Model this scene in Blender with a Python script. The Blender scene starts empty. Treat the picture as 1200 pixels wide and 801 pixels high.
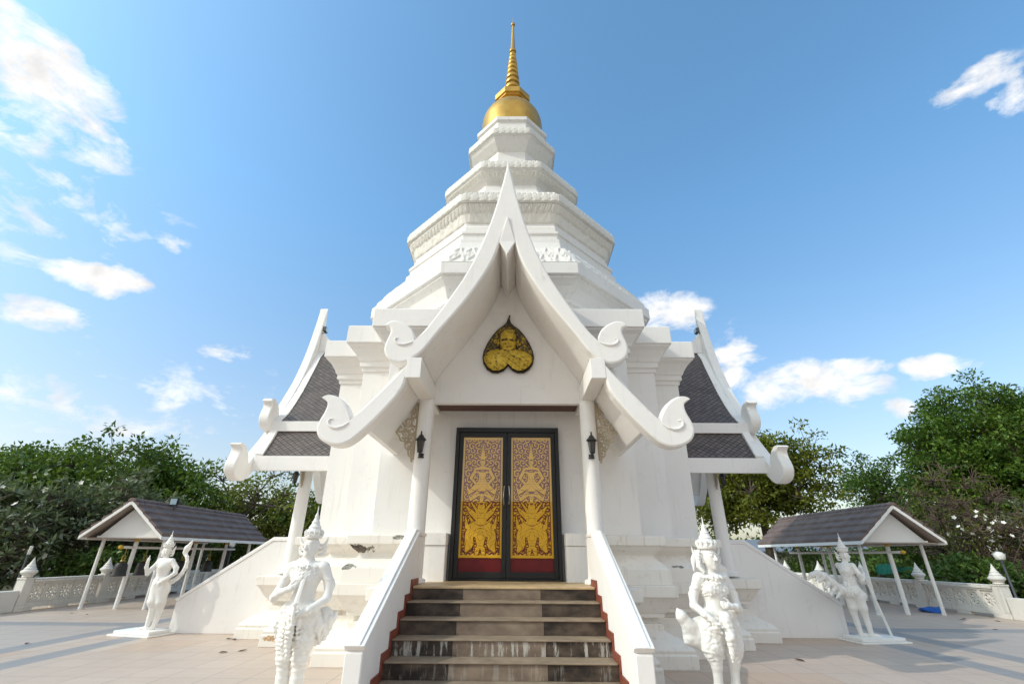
import bpy, bmesh, math, random
import numpy as np
from mathutils import Vector, Matrix
S = bpy.context.scene
COL = S.collection
PI = math.pi
R = math.radians
rng = np.random.default_rng(7)
random.seed(7)
YC = 13.15            # distance from the camera to the axis of the stupa

# ------------------------------------------------------------------ objects
def mesh_obj(name, verts, faces, mat=None, parent=None, smooth=False, mats=None, midx=None):
    me = bpy.data.meshes.new(name)
    me.from_pydata([tuple(v) for v in verts], [], [tuple(f) for f in faces])
    for m in (mats or ([mat] if mat else [])):
        me.materials.append(m)
    if midx is not None:
        me.polygons.foreach_set('material_index', midx)
    if smooth:
        me.polygons.foreach_set('use_smooth', [True] * len(me.polygons))
    me.update()
    o = bpy.data.objects.new(name, me)
    COL.objects.link(o)
    if parent:
        o.parent = parent
    return o

def fast_mesh(name, co, quads, mat, parent=None, smooth=False, attr=None):
    """co (n,3) array, quads (m,4) array"""
    me = bpy.data.meshes.new(name)
    n, m = len(co), len(quads)
    k = quads.shape[1]
    me.vertices.add(n)
    me.vertices.foreach_set('co', np.ascontiguousarray(co, dtype=np.float32).ravel())
    me.loops.add(m * k)
    me.loops.foreach_set('vertex_index', np.ascontiguousarray(quads, dtype=np.int32).ravel())
    me.polygons.add(m)
    me.polygons.foreach_set('loop_start', np.arange(0, m * k, k, dtype=np.int32))
    if smooth:
        me.polygons.foreach_set('use_smooth', np.ones(m, dtype=bool))
    me.update(calc_edges=True)
    if attr is not None:
        a = me.attributes.new('tint', 'FLOAT', 'POINT')
        a.data.foreach_set('value', np.ascontiguousarray(attr, dtype=np.float32))
    me.materials.append(mat)
    o = bpy.data.objects.new(name, me)
    COL.objects.link(o)
    if parent:
        o.parent = parent
    return o

def tag(o, label=None, cat=None, group=None, kind=None):
    if label: o['label'] = label
    if cat: o['category'] = cat
    if group: o['group'] = group
    if kind: o['kind'] = kind
    return o

def empty(name, loc, label, cat, rz=0.0, group=None):
    o = bpy.data.objects.new(name, None)
    COL.objects.link(o)
    o.location = loc
    o.rotation_euler = (0, 0, rz)
    o.empty_display_size = 0.2
    return tag(o, label, cat, group)

def kids(o):
    return [c for c in S.objects if c.parent is o]

def copy_tree(o, parent=None):
    c = o.copy()
    COL.objects.link(c)
    if parent:
        c.parent = parent
    for ch in kids(o):
        copy_tree(ch, c)
    return c

# ------------------------------------------------------------------ mesh builder
class MB:
    def __init__(self):
        self.v, self.f = [], []
    def add(self, vs, fs):
        b = len(self.v)
        self.v += [tuple(map(float, p)) for p in vs]
        self.f += [tuple(i + b for i in f) for f in fs]
        return self
    def box(self, x0, x1, y0, y1, z0, z1, bev=0.0):
        if bev <= 0:
            vs = [(x, y, z) for z in (z0, z1) for y in (y0, y1) for x in (x0, x1)]
            return self.add(vs, [(0, 2, 3, 1), (4, 5, 7, 6), (0, 1, 5, 4), (2, 6, 7, 3), (0, 4, 6, 2), (1, 3, 7, 5)])
        bm = bmesh.new()
        bmesh.ops.create_cube(bm, size=1)
        bmesh.ops.scale(bm, vec=(x1 - x0, y1 - y0, z1 - z0), verts=bm.verts)
        bmesh.ops.translate(bm, vec=((x0 + x1) / 2, (y0 + y1) / 2, (z0 + z1) / 2), verts=bm.verts)
        bmesh.ops.bevel(bm, geom=list(bm.edges), offset=bev, segments=2, affect='EDGES', profile=0.5)
        bm.verts.index_update()
        self.add([v.co[:] for v in bm.verts], [[v.index for v in f.verts] for f in bm.faces])
        bm.free()
        return self
    def loft(self, rings, cap0=True, cap1=True, closed=True):
        n = len(rings[0])
        vs = [p for r in rings for p in r]
        fs = []
        for k in range(len(rings) - 1):
            for i in range(n if closed else n - 1):
                j = (i + 1) % n
                fs.append((k * n + i, k * n + j, (k + 1) * n + j, (k + 1) * n + i))
        if cap0: fs.append(tuple(reversed(range(n))))
        if cap1: fs.append(tuple((len(rings) - 1) * n + i for i in range(n)))
        return self.add(vs, fs)
    def lathe(self, prof, n=24, c=(0, 0, 0), cap0=True, cap1=True, ph=0.0):
        rings = [[(c[0] + r * math.cos(ph + 2 * PI * i / n), c[1] + r * math.sin(ph + 2 * PI * i / n), c[2] + z) for i in range(n)] for r, z in prof]
        return self.loft(rings, cap0, cap1)
    def tube(self, pts, rad, n=8, cap=True):
        pts = [Vector(p) for p in pts]
        if not hasattr(rad, '__len__'): rad = [rad] * len(pts)
        rings = []
        up = None
        for i, p in enumerate(pts):
            t = (pts[min(i + 1, len(pts) - 1)] - pts[max(i - 1, 0)])
            if t.length < 1e-9: t = Vector((0, 0, 1))
            t.normalize()
            if up is None:
                up = Vector((0, 0, 1)) if abs(t.z) < 0.9 else Vector((1, 0, 0))
            a = t.cross(up)
            if a.length < 1e-6: a = t.cross(Vector((0, 1, 0)))
            a.normalize()
            b = a.cross(t); up = b
            rings.append([tuple(p + (a * math.cos(2 * PI * k / n) + b * math.sin(2 * PI * k / n)) * rad[i]) for k in range(n)])
        return self.loft([list(reversed(r)) for r in rings], cap, cap)
    def prism(self, poly, y0, y1, axis='y'):
        """poly of (x,z) points extruded along y (or (y,z) along x when axis='x', (x,y) along z)"""
        def P(a, b, c):
            return (a, c, b) if axis == 'y' else ((c, a, b) if axis == 'x' else (a, b, c))
        n = len(poly)
        vs = [P(a, b, y0) for a, b in poly] + [P(a, b, y1) for a, b in poly]
        fs = [(i, (i + 1) % n, n + (i + 1) % n, n + i) for i in range(n)]
        fs += [tuple(reversed(range(n))), tuple(range(n, 2 * n))]
        return self.add(vs, fs)
    def build(self, name, mat, parent=None, smooth=False, bevel=0.0, label=None, flat_angle=None):
        o = mesh_obj(name, self.v, self.f, mat, parent, smooth)
        bm = bmesh.new(); bm.from_mesh(o.data)
        bmesh.ops.recalc_face_normals(bm, faces=bm.faces)
        bm.to_mesh(o.data); bm.free()
        if smooth:
            try:
                o.data.set_sharp_from_angle(angle=R(35))
            except Exception:
                pass
        if bevel > 0:
            md = o.modifiers.new('bevel', 'BEVEL'); md.width = bevel; md.segments = 2; md.limit_method = 'ANGLE'; md.angle_limit = R(40)
        if label: o['label'] = label
        return o

# ------------------------------------------------------------------ materials
class NT:
    def __init__(self, name):
        self.m = bpy.data.materials.new(name)
        self.m.use_nodes = True
        self.t = self.m.node_tree
        self.t.nodes.clear()
        self.out = self.t.nodes.new('ShaderNodeOutputMaterial')
    def n(self, typ, **kw):
        nd = self.t.nodes.new(typ)
        for k, v in kw.items():
            if k.startswith('i_'):
                nd.inputs[k[2:].replace('_', ' ')].default_value = v
            else:
                setattr(nd, k, v)
        return nd
    def l(self, a, b):
        self.t.links.new(a, b)
    def math(self, op, a, b=None, c=None, clamp=False):
        nd = self.t.nodes.new('ShaderNodeMath'); nd.operation = op; nd.use_clamp = clamp
        for i, x in enumerate((a, b, c)):
            if x is None: continue
            if isinstance(x, (int, float)): nd.inputs[i].default_value = x
            else: self.l(x, nd.inputs[i])
        return nd.outputs[0]
    def mix(self, fac, a, b, typ='MIX'):
        nd = self.t.nodes.new('ShaderNodeMix'); nd.data_type = 'RGBA'; nd.blend_type = typ
        for s, x in ((nd.inputs[0], fac), (nd.inputs[6], a), (nd.inputs[7], b)):
            if isinstance(x, (int, float)): s.default_value = x
            elif isinstance(x, tuple): s.default_value = (*x, 1) if len(x) == 3 else x
            else: self.l(x, s)
        return nd.outputs[2]
    def coord(self, kind='Object'):
        return self.n('ShaderNodeTexCoord').outputs[kind]
    def world(self):
        return self.n('ShaderNodeNewGeometry').outputs['Position']
    def mapping(self, v, sc=(1, 1, 1), loc=(0, 0, 0), rot=(0, 0, 0)):
        nd = self.n('ShaderNodeMapping'); self.l(v, nd.inputs['Vector'])
        nd.inputs['Scale'].default_value = sc; nd.inputs['Location'].default_value = loc; nd.inputs['Rotation'].default_value = rot
        return nd.outputs[0]
    def noise(self, v, scale, detail=4, rough=0.55, dist=0.0):
        nd = self.n('ShaderNodeTexNoise'); self.l(v, nd.inputs['Vector'])
        nd.inputs['Scale'].default_value = scale; nd.inputs['Detail'].default_value = detail
        nd.inputs['Roughness'].default_value = rough; nd.inputs['Distortion'].default_value = dist
        return nd.outputs[0]
    def ramp(self, f, stops):
        nd = self.n('ShaderNodeValToRGB'); self.l(f, nd.inputs[0])
        e = nd.color_ramp.elements
        while len(e) > 1: e.remove(e[-1])
        for i, (p, c) in enumerate(stops):
            el = e[0] if i == 0 else e.new(p)
            el.position = p
            c = (c, c, c) if isinstance(c, (int, float)) else c
            el.color = (*c, 1)
        return nd.outputs[0]
    def bsdf(self, col, rough=0.6, metal=0.0, bump=None, bstr=0.2, bdist=0.02, spec=0.5):
        b = self.n('ShaderNodeBsdfPrincipled')
        for k, x in (('Base Color', col), ('Roughness', rough), ('Metallic', metal), ('Specular IOR Level', spec)):
            s = b.inputs[k]
            if isinstance(x, (int, float)): s.default_value = x
            elif isinstance(x, tuple): s.default_value = (*x, 1)
            else: self.l(x, s)
        if bump is not None:
            bp = self.n('ShaderNodeBump'); bp.inputs['Strength'].default_value = bstr; bp.inputs['Distance'].default_value = bdist
            self.l(bump, bp.inputs['Height']); self.l(bp.outputs[0], b.inputs['Normal'])
        self.l(b.outputs[0], self.out.inputs['Surface'])
        return b

def plain(name, col, rough=0.6, metal=0.0, var=0.15, scale=6.0, bstr=0.1):
    t = NT(name); p = t.world()
    f = t.noise(p, scale, 5)
    c = t.mix(t.ramp(f, [(0.3, 0.0), (0.7, 1.0)]), tuple(x * (1 - var) for x in col), tuple(min(1, x * (1 + var * 0.6)) for x in col))
    t.bsdf(c, rough, metal, f, bstr, 0.01)
    return t.m

def whitewash(name, col=(0.85, 0.815, 0.775), dirt=(0.5, 0.44, 0.36), amount=0.35, patches=None, streak=True):
    """painted cement: faint mottling, runs of grime and hairline dirt"""
    t = NT(name); p = t.world()
    big = t.noise(p, 0.7, 4)
    c = t.mix(t.ramp(big, [(0.35, 0.0), (0.7, 1.0)]), col, tuple(x * 0.94 for x in col))
    fine = t.noise(p, 9, 6, 0.65)
    g = t.math('MULTIPLY', t.ramp(fine, [(0.52, 0.0), (0.74, 1.0)]), t.ramp(t.noise(p, 1.7, 3), [(0.48, 0.0), (0.7, 1.0)]))
    c = t.mix(t.math('MULTIPLY', g, amount), c, dirt)
    if streak:
        st = t.noise(t.mapping(p, (7, 7, 0.55)), 1.6, 4, 0.6)
        c = t.mix(t.math('MULTIPLY', t.ramp(st, [(0.58, 0.0), (0.78, 1.0)]), amount * 0.8), c, dirt)
    bmp = fine
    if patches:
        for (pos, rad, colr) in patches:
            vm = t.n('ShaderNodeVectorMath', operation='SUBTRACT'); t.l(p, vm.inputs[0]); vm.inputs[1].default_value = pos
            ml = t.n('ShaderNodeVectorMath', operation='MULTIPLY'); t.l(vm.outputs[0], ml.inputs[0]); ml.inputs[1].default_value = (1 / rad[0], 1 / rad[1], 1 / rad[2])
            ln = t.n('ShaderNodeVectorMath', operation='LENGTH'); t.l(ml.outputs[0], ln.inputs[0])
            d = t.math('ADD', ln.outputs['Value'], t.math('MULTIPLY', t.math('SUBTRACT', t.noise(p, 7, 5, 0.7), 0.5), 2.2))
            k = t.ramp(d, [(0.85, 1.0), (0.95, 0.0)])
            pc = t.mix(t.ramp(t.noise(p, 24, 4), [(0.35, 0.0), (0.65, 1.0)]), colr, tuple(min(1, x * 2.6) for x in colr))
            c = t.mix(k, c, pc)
    t.bsdf(c, 0.62, 0, bmp, 0.12, 0.012, 0.35)
    return t.m

M = {}
M['white'] = whitewash('white_plaster', dirt=(0.42, 0.38, 0.31), amount=0.30)
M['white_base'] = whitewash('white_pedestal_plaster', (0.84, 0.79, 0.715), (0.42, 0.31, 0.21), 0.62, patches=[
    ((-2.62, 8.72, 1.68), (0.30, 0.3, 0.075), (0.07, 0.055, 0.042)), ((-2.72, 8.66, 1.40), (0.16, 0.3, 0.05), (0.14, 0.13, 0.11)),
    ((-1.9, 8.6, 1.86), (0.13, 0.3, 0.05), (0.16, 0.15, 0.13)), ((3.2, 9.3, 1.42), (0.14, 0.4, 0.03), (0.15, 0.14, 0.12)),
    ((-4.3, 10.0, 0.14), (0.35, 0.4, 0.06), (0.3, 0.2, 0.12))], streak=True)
M['white_tier'] = whitewash('white_tier_plaster', (0.83, 0.795, 0.75), (0.36, 0.32, 0.25), 0.5)
M['relief_white'] = whitewash('white_relief_plaster', (0.80, 0.76, 0.69), (0.30, 0.27, 0.21), 0.4, streak=False)
M['statue'] = whitewash('white_statue_paint', (0.82, 0.79, 0.74), (0.50, 0.46, 0.38), 0.4, streak=False)
M['rail'] = whitewash('weathered_rail_plaster', (0.74, 0.70, 0.63), (0.22, 0.20, 0.17), 0.55)
M['post'] = whitewash('white_post_paint', (0.81, 0.785, 0.74), (0.5, 0.45, 0.4), 0.2)
M['soffit'] = plain('soffit_boards', (0.36, 0.29, 0.24), 0.7)
M['ceiling'] = plain('brown_porch_ceiling', (0.10, 0.045, 0.03), 0.6)
M['black'] = plain('black_powder_coat', (0.010, 0.010, 0.010), 0.55)
M['iron'] = plain('black_iron', (0.02, 0.02, 0.02), 0.45)
M['handle'] = plain('dark_chrome', (0.35, 0.33, 0.30), 0.2, 1.0)
M['red'] = plain('deep_red_lacquer', (0.20, 0.012, 0.016), 0.32)
M['terracotta'] = plain('terracotta_skirting', (0.24, 0.062, 0.035), 0.5, var=0.35, scale=9)
M['tread'] = plain('sandy_stone_tread', (0.27, 0.20, 0.135), 0.55, var=0.3, scale=5)
M['landing'] = plain('ochre_landing_stone', (0.52, 0.37, 0.20), 0.5, var=0.2)
M['bronze'] = plain('dark_bronze', (0.035, 0.033, 0.03), 0.5, 0.4, var=0.3)
M['yellow'] = plain('yellow_paint', (0.62, 0.36, 0.03), 0.45)
M['gold_cap'] = plain('gold_painted_shackle', (0.30, 0.24, 0.05), 0.4, 0.3)
M['globe'] = plain('milky_globe', (0.75, 0.72, 0.64), 0.3)
M['steel'] = plain('grey_steel', (0.10, 0.11, 0.12), 0.45, 0.5)
M['lens'] = plain('pale_blue_lamp_lens', (0.42, 0.55, 0.60), 0.12)
M['blue'] = plain('blue_plastic_sheet', (0.012, 0.12, 0.50), 0.4, var=0.4, scale=20)
M['green_net'] = plain('green_shade_net', (0.02, 0.22, 0.16), 0.7, var=0.3, scale=10)
M['green_metal'] = plain('green_painted_metal', (0.05, 0.12, 0.08), 0.5)
M['bark'] = plain('grey_brown_bark', (0.085, 0.062, 0.045), 0.9, var=0.35, scale=14, bstr=0.5)
M['twig'] = plain('dry_brown_twigs', (0.105, 0.07, 0.05), 0.9, var=0.35, scale=9)
M['petal'] = plain('white_petals', (0.80, 0.76, 0.66), 0.6)
M['dry_leaf'] = plain('dry_brown_leaf', (0.09, 0.05, 0.03), 0.8)
M['grey_roof'] = plain('grey_metal_roof', (0.20, 0.21, 0.23), 0.5, var=0.2)

def gold():
    t = NT('gold_leaf_paint'); p = t.world()
    f = t.noise(p, 2.2, 5); st = t.noise(t.mapping(p, (5, 5, 0.6)), 1.5, 4)
    c = t.mix(t.ramp(f, [(0.3, 0.0), (0.7, 1.0)]), (0.50, 0.26, 0.035), (0.66, 0.40, 0.07))
    c = t.mix(t.math('MULTIPLY', t.ramp(st, [(0.5, 0.0), (0.75, 1.0)]), 0.35), c, (0.34, 0.17, 0.03))
    t.bsdf(c, 0.36, 0.55, f, 0.08, 0.02)
    return t.m
M['gold'] = gold()

def door_gold():
    t = NT('gold_and_red_lacquer')
    a = t.n('ShaderNodeAttribute', attribute_name='tint').outputs['Fac']
    p = t.world()
    g = t.mix(t.noise(p, 22, 3), (0.86, 0.44, 0.015), (0.95, 0.56, 0.035))
    c = t.mix(t.ramp(a, [(0.42, 0.0), (0.58, 1.0)]), (0.24, 0.045, 0.025), g)
    t.bsdf(c, 0.38, 0.0)
    return t.m
M['door_relief'] = door_gold()

def plaque_mat():
    t = NT('gilded_bronze'); p = t.world()
    a = t.n('ShaderNodeAttribute', attribute_name='tint').outputs['Fac']
    f = t.noise(p, 16, 5, 0.65, 0.6)
    k = t.math('ADD', t.math('MULTIPLY', a, 1.0), t.math('MULTIPLY', t.math('SUBTRACT', f, 0.5), 2.3))
    c = t.ramp(k, [(0.28, (0.035, 0.026, 0.012)), (0.5, (0.14, 0.09, 0.018)), (0.66, (0.50, 0.32, 0.025)), (1.0, (0.66, 0.46, 0.05))])
    t.bsdf(c, 0.42, 0.35, f, 0.4, 0.02)
    return t.m
M['plaque'] = plaque_mat()

def roof_scale(name, c0, c1, w, h, slope):
    """small fish-scale slates: courses of staggered tiles, measured along the ridge and up the slope"""
    t = NT(name); p = t.coord('Object')
    sp = t.n('ShaderNodeSeparateXYZ'); t.l(p, sp.inputs[0])
    yy = t.math('DIVIDE', sp.outputs['Y'], w); zz = t.math('DIVIDE', t.math('MULTIPLY', sp.outputs['Z'], slope), h)
    cb = t.n('ShaderNodeCombineXYZ'); t.l(t.math('ADD', yy, zz), cb.inputs[0]); t.l(t.math('SUBTRACT', yy, zz), cb.inputs[1])
    b = t.n('ShaderNodeTexBrick'); t.l(cb.outputs[0], b.inputs['Vector'])
    b.offset = 0.0
    b.inputs['Scale'].default_value = 1.0; b.inputs['Brick Width'].default_value = 1.0; b.inputs['Row Height'].default_value = 1.0
    b.inputs['Mortar Size'].default_value = 0.07; b.inputs['Mortar Smooth'].default_value = 0.3; b.inputs['Bias'].default_value = 0.0
    b.inputs['Color1'].default_value = (*c0, 1); b.inputs['Color2'].default_value = (*c1, 1); b.inputs['Mortar'].default_value = (0.008, 0.007, 0.007, 1)
    d = t.noise(p, 1.3, 4)
    c = t.mix(t.ramp(d, [(0.4, 0.0), (0.7, 0.45)]), b.outputs['Color'], (0.16, 0.12, 0.095))
    fa = t.math('FRACT', t.math('ADD', yy, zz)); fb = t.math('FRACT', t.math('SUBTRACT', yy, zz))
    hgt = t.math('ADD', t.math('MULTIPLY', t.math('SUBTRACT', fb, fa), 0.5), t.math('MULTIPLY', b.outputs['Fac'], -0.7))
    t.bsdf(c, 0.6, 0, hgt, 0.8, 0.03)
    return t.m
M['slate'] = roof_scale('brown_grey_slates', (0.100, 0.080, 0.072), (0.170, 0.136, 0.122), 0.165, 0.125, 1.2)

def big_tile():
    t = NT('brown_concrete_roof_tile'); p = t.coord('Object')
    f = t.noise(p, 2.5, 5); g = t.noise(p, 30, 3)
    c = t.mix(t.ramp(f, [(0.35, 0.0), (0.7, 1.0)]), (0.135, 0.096, 0.082), (0.200, 0.146, 0.126))
    c = t.mix(t.math('MULTIPLY', t.ramp(g, [(0.6, 0.0), (0.8, 1.0)]), 0.3), c, (0.16, 0.13, 0.12))
    t.bsdf(c, 0.65, 0, g, 0.15, 0.01, 0.25)
    return t.m
M['tile'] = big_tile()

def riser():
    t = NT('stained_riser_tiles'); p = t.coord('Object')
    sp = t.n('ShaderNodeSeparateXYZ'); t.l(p, sp.inputs[0])
    inf = t.n('ShaderNodeObjectInfo').outputs['Random']
    side = t.math('ADD', t.math('GREATER_THAN', sp.outputs[0], 0.53), t.math('LESS_THAN', sp.outputs[0], -0.59), clamp=True)
    n1 = t.noise(t.mapping(p, (1.6, 1, 3.0)), 1.9, 5, 0.6)
    n2 = t.noise(t.mapping(p, (6, 1, 0.9)), 2.0, 5, 0.7)
    tan = t.mix(t.ramp(n1, [(0.3, 0.0), (0.7, 1.0)]), (0.14, 0.10, 0.075), (0.29, 0.22, 0.16))
    drk = t.mix(t.ramp(n1, [(0.38, 0.0), (0.72, 1.0)]), (0.032, 0.024, 0.020), (0.15, 0.108, 0.078))
    c = t.mix(side, tan, drk)
    # lime runs, only where the water comes over the edge of some steps
    row = t.n('ShaderNodeAttribute', attribute_name='runs', attribute_type='OBJECT').outputs['Fac']
    run = t.math('MULTIPLY', t.ramp(n2, [(0.53, 0.0), (0.60, 1.0)]), row)
    c = t.mix(t.math('MULTIPLY', run, 0.8), c, (0.55, 0.52, 0.46))
    seam = t.math('LESS_THAN', t.math('ABSOLUTE', t.math('SUBTRACT', t.math('ABSOLUTE', t.math('ADD', sp.outputs[0], 0.03)), 0.56)), 0.004)
    c = t.mix(seam, c, (0.03, 0.025, 0.02))
    t.bsdf(c, 0.5, 0, n1, 0.08, 0.01, 0.25)
    return t.m
M['riser'] = riser()

def paving():
    t = NT('terrace_tiles'); p = t.world()
    sp = t.n('ShaderNodeSeparateXYZ'); t.l(p, sp.inputs[0])
    b = t.n('ShaderNodeTexBrick'); t.l(p, b.inputs['Vector']); b.offset = 0.0
    b.inputs['Scale'].default_value = 1.0; b.inputs['Brick Width'].default_value = 0.6; b.inputs['Row Height'].default_value = 0.6
    b.inputs['Mortar Size'].default_value = 0.007; b.inputs['Mortar Smooth'].default_value = 0.1
    b.inputs['Color1'].default_value = (0.0, 0.0, 0.0, 1); b.inputs['Color2'].default_value = (1, 1, 1, 1); b.inputs['Mortar'].default_value = (0.4, 0.4, 0.4, 1)
    n = t.noise(p, 0.55, 5); n2 = t.noise(p, 5, 5, 0.6)
    beige = t.mix(b.outputs['Color'], (0.53, 0.405, 0.315), (0.575, 0.45, 0.355))
    beige = t.mix(t.math('MULTIPLY', t.ramp(n, [(0.45, 0.0), (0.62, 1.0)]), 0.55), beige, (0.50, 0.39, 0.315))
    # a few replaced tiles of a pinker batch
    wn = t.n('ShaderNodeTexWhiteNoise'); wn.noise_dimensions = '2D'
    fl = t.n('ShaderNodeVectorMath', operation='FLOOR'); sc = t.n('ShaderNodeVectorMath', operation='SCALE'); t.l(p, sc.inputs[0]); sc.inputs['Scale'].default_value = 1 / 1.2
    t.l(sc.outputs[0], fl.inputs[0]); t.l(fl.outputs[0], wn.inputs['Vector'])
    beige = t.mix(t.math('MULTIPLY', t.math('GREATER_THAN', wn.outputs['Value'], 0.86), 0.6), beige, (0.52, 0.36, 0.25))
    ax = t.math('ABSOLUTE', sp.outputs[0]); y = sp.outputs[1]
    def band(v, a, w):
        return t.math('LESS_THAN', t.math('ABSOLUTE', t.math('SUBTRACT', v, a)), w)
    long = t.math('MAXIMUM', band(ax, 7.75, 0.24), band(ax, 8.95, 0.24))
    cross = t.math('MULTIPLY', band(y, 13.0, 0.30), t.math('GREATER_THAN', ax, 9.2))
    k = t.math('MAXIMUM', long, cross)
    grey = t.mix(n2, (0.23, 0.225, 0.23), (0.32, 0.31, 0.31))
    c = t.mix(t.math('MULTIPLY', k, 0.85), beige, grey)
    outer = t.math('MULTIPLY', t.math('GREATER_THAN', ax, 9.2), t.math('LESS_THAN', y, 12.7))
    c = t.mix(t.math('MULTIPLY', outer, 0.55), c, (0.43, 0.375, 0.335))
    c = t.mix(t.math('MULTIPLY', b.outputs['Fac'], 0.55), c, (0.16, 0.13, 0.11))
    c = t.mix(t.math('MULTIPLY', t.ramp(n2, [(0.6, 0.0), (0.8, 1.0)]), 0.25), c, (0.25, 0.20, 0.16))
    rg = t.math('ADD', t.math('MULTIPLY', n2, 0.25), 0.36)
    t.bsdf(c, rg, 0, t.math('ADD', t.math('MULTIPLY', b.outputs['Fac'], -0.5), t.math('MULTIPLY', n2, 0.3)), 0.15, 0.01)
    return t.m
M['paving'] = paving()

def soil():
    t = NT('grassy_soil'); p = t.world()
    n = t.noise(p, 0.25, 6); n2 = t.noise(p, 6, 5, 0.7)
    c = t.mix(t.ramp(n, [(0.4, 0.0), (0.6, 1.0)]), (0.075, 0.085, 0.03), (0.14, 0.105, 0.065))
    c = t.mix(n2, c, (0.05, 0.055, 0.025))
    t.bsdf(c, 0.95, 0, n2, 0.6, 0.05)
    return t.m
M['soil'] = soil()

def leafmat(name, dark, mid, light, trans=0.35):
    t = NT(name)
    a = t.n('ShaderNodeAttribute', attribute_name='tint').outputs['Fac']
    c = t.ramp(a, [(0.0, dark), (0.5, mid), (1.0, light)])
    b = t.n('ShaderNodeBsdfPrincipled'); t.l(c, b.inputs['Base Color']); b.inputs['Roughness'].default_value = 0.5; b.inputs['Specular IOR Level'].default_value = 0.35
    tr = t.n('ShaderNodeBsdfTranslucent'); t.l(t.mix(0.5, c, (0.16, 0.20, 0.02), 'MIX'), tr.inputs['Color'])
    mx = t.n('ShaderNodeMixShader'); mx.inputs[0].default_value = trans
    t.l(b.outputs[0], mx.inputs[1]); t.l(tr.outputs[0], mx.inputs[2]); t.l(mx.outputs[0], t.out.inputs['Surface'])
    return t.m
M['leaf_deep'] = leafmat('deep_green_leaves', (0.022, 0.052, 0.012), (0.078, 0.145, 0.026), (0.190, 0.270, 0.055))
M['leaf_bright'] = leafmat('bright_green_leaves', (0.025, 0.065, 0.012), (0.075, 0.155, 0.018), (0.180, 0.270, 0.035))
M['leaf_olive'] = leafmat('olive_leaves', (0.050, 0.060, 0.014), (0.130, 0.135, 0.024), (0.270, 0.240, 0.045))
M['leaf_grey'] = leafmat('grey_green_leaves', (0.050, 0.070, 0.035), (0.140, 0.170, 0.095), (0.290, 0.320, 0.200), 0.35)

M['leaf_yellow'] = leafmat('yellow_green_leaves', (0.070, 0.095, 0.016), (0.200, 0.225, 0.030), (0.380, 0.380, 0.060), 0.5)

def glass():
    t = NT('door_glass')
    tr = t.n('ShaderNodeBsdfTransparent'); tr.inputs['Color'].default_value = (0.96, 0.97, 0.96, 1)
    gl = t.n('ShaderNodeBsdfGlossy'); gl.inputs['Roughness'].default_value = 0.01
    mx = t.n('ShaderNodeMixShader'); mx.inputs[0].default_value = 0.085
    t.l(tr.outputs[0], mx.inputs[1]); t.l(gl.outputs[0], mx.inputs[2]); t.l(mx.outputs[0], t.out.inputs['Surface'])
    return t.m
M['glass'] = glass()
SUN_E, SKY_S, SKY_AIR, SKY_DUST, SKY_OZ, SKY_TINT, CLOUD, EXPO = 2.0, 0.15, 1.0, 2.2, 2.0, (1.40, 2.02, 2.08), 8.2, -0.05
# ================================================================== STUPA
stupa = empty('stupa', (0, YC, 0), 'white tiered octagonal Thai stupa with golden bell dome and spire above a gabled porch', 'stupa')

Q_FULL = [(1.65, 5.05), (2.47, 4.12), (3.30, 3.30), (4.12, 2.47), (5.05, 1.65)]
Q_BODY = [(2.47, 4.12), (3.30, 3.30), (4.12, 2.47)]
def redent(Q, o, z, notch=None):
    q = []                                   # front-right quadrant from the front round to the right
    for i, (a, d) in enumerate(Q):
        q.append((a + o, -(d + o)))
        if i + 1 < len(Q):
            q.append((a + o, -(Q[i + 1][1] + o)))
    back = [(x, -y) for x, y in reversed(q)]
    right = q + back
    left = [(-x, y) for x, y in reversed(right)]
    pts = right + left
    if notch:                                # doorway cut in the middle of the front face
        w, y1 = notch
        f = -(Q[0][1] + o)
        pts = pts + [(-w, f), (-w, y1), (w, y1), (w, f)]
    return [(x, y, z) for x, y in pts]

mb = MB()
prof = [(.55, 0), (.55, .19), (.52, .20), (.53, .25), (.47, .32), (.17, .48), (.17, .575), (.10, .58), (.10, .655), (.20, .66), (.20, .725), (.23, .74), (.27, .80), (.33, .90), (.38, .965), (.41, .97), (.41, 1.145), (.36, 1.15)]
mb.loft([redent(Q_FULL, o, z) for o, z in prof])
mb.build('pedestal', M['white_base'], stupa, bevel=0.012)
mb = MB()
prof = [(.30, 1.12), (.36, 1.152), (.345, 1.38), (.33, 1.40), (.15, 1.57), (.14, 1.60), (.17, 1.635), (.24, 1.69), (.29, 1.755), (.33, 1.76), (.33, 1.90), (.30, 1.915), (.0, 1.94)]
mb.loft([redent(Q_BODY, o, z, (1.12, -3.85)) for o, z in prof])
mb.build('pedestal_moulding', M['white_base'], stupa, bevel=0.010)
# body walls leaning out a hand's breadth, then the big cornice
mb = MB()
mb.loft([redent(Q_BODY, 0, 1.10), redent(Q_BODY, 0.055, 5.46)])
mb.build('body_wall', M['white'], stupa, bevel=0.01)
mb = MB()
prof = [(.02, 5.40), (.09, 5.405), (.09, 5.50), (.14, 5.51), (.14, 5.63), (.17, 5.64), (.20, 5.72), (.30, 5.88), (.39, 5.95), (.39, 5.985), (.43, 5.99), (.43, 6.41), (.40, 6.43), (-0.6, 6.45)]
mb.loft([redent(Q_BODY, o, z) for o, z in prof])
mb.build('cornice', M['white'], stupa, bevel=0.012)

def octo(q, z):
    r = q / math.cos(PI / 8)
    return [(r * math.cos(PI / 8 + PI / 4 * k), r * math.sin(PI / 8 + PI / 4 * k), z) for k in range(8)]
def tier(prof, parent=stupa, mat='white_tier', name='octagonal_tier', bevel=0.012):
    m = MB(); m.loft([octo(q, z) for q, z in prof])
    return m.build(name, M[mat], parent, bevel=bevel)

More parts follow.
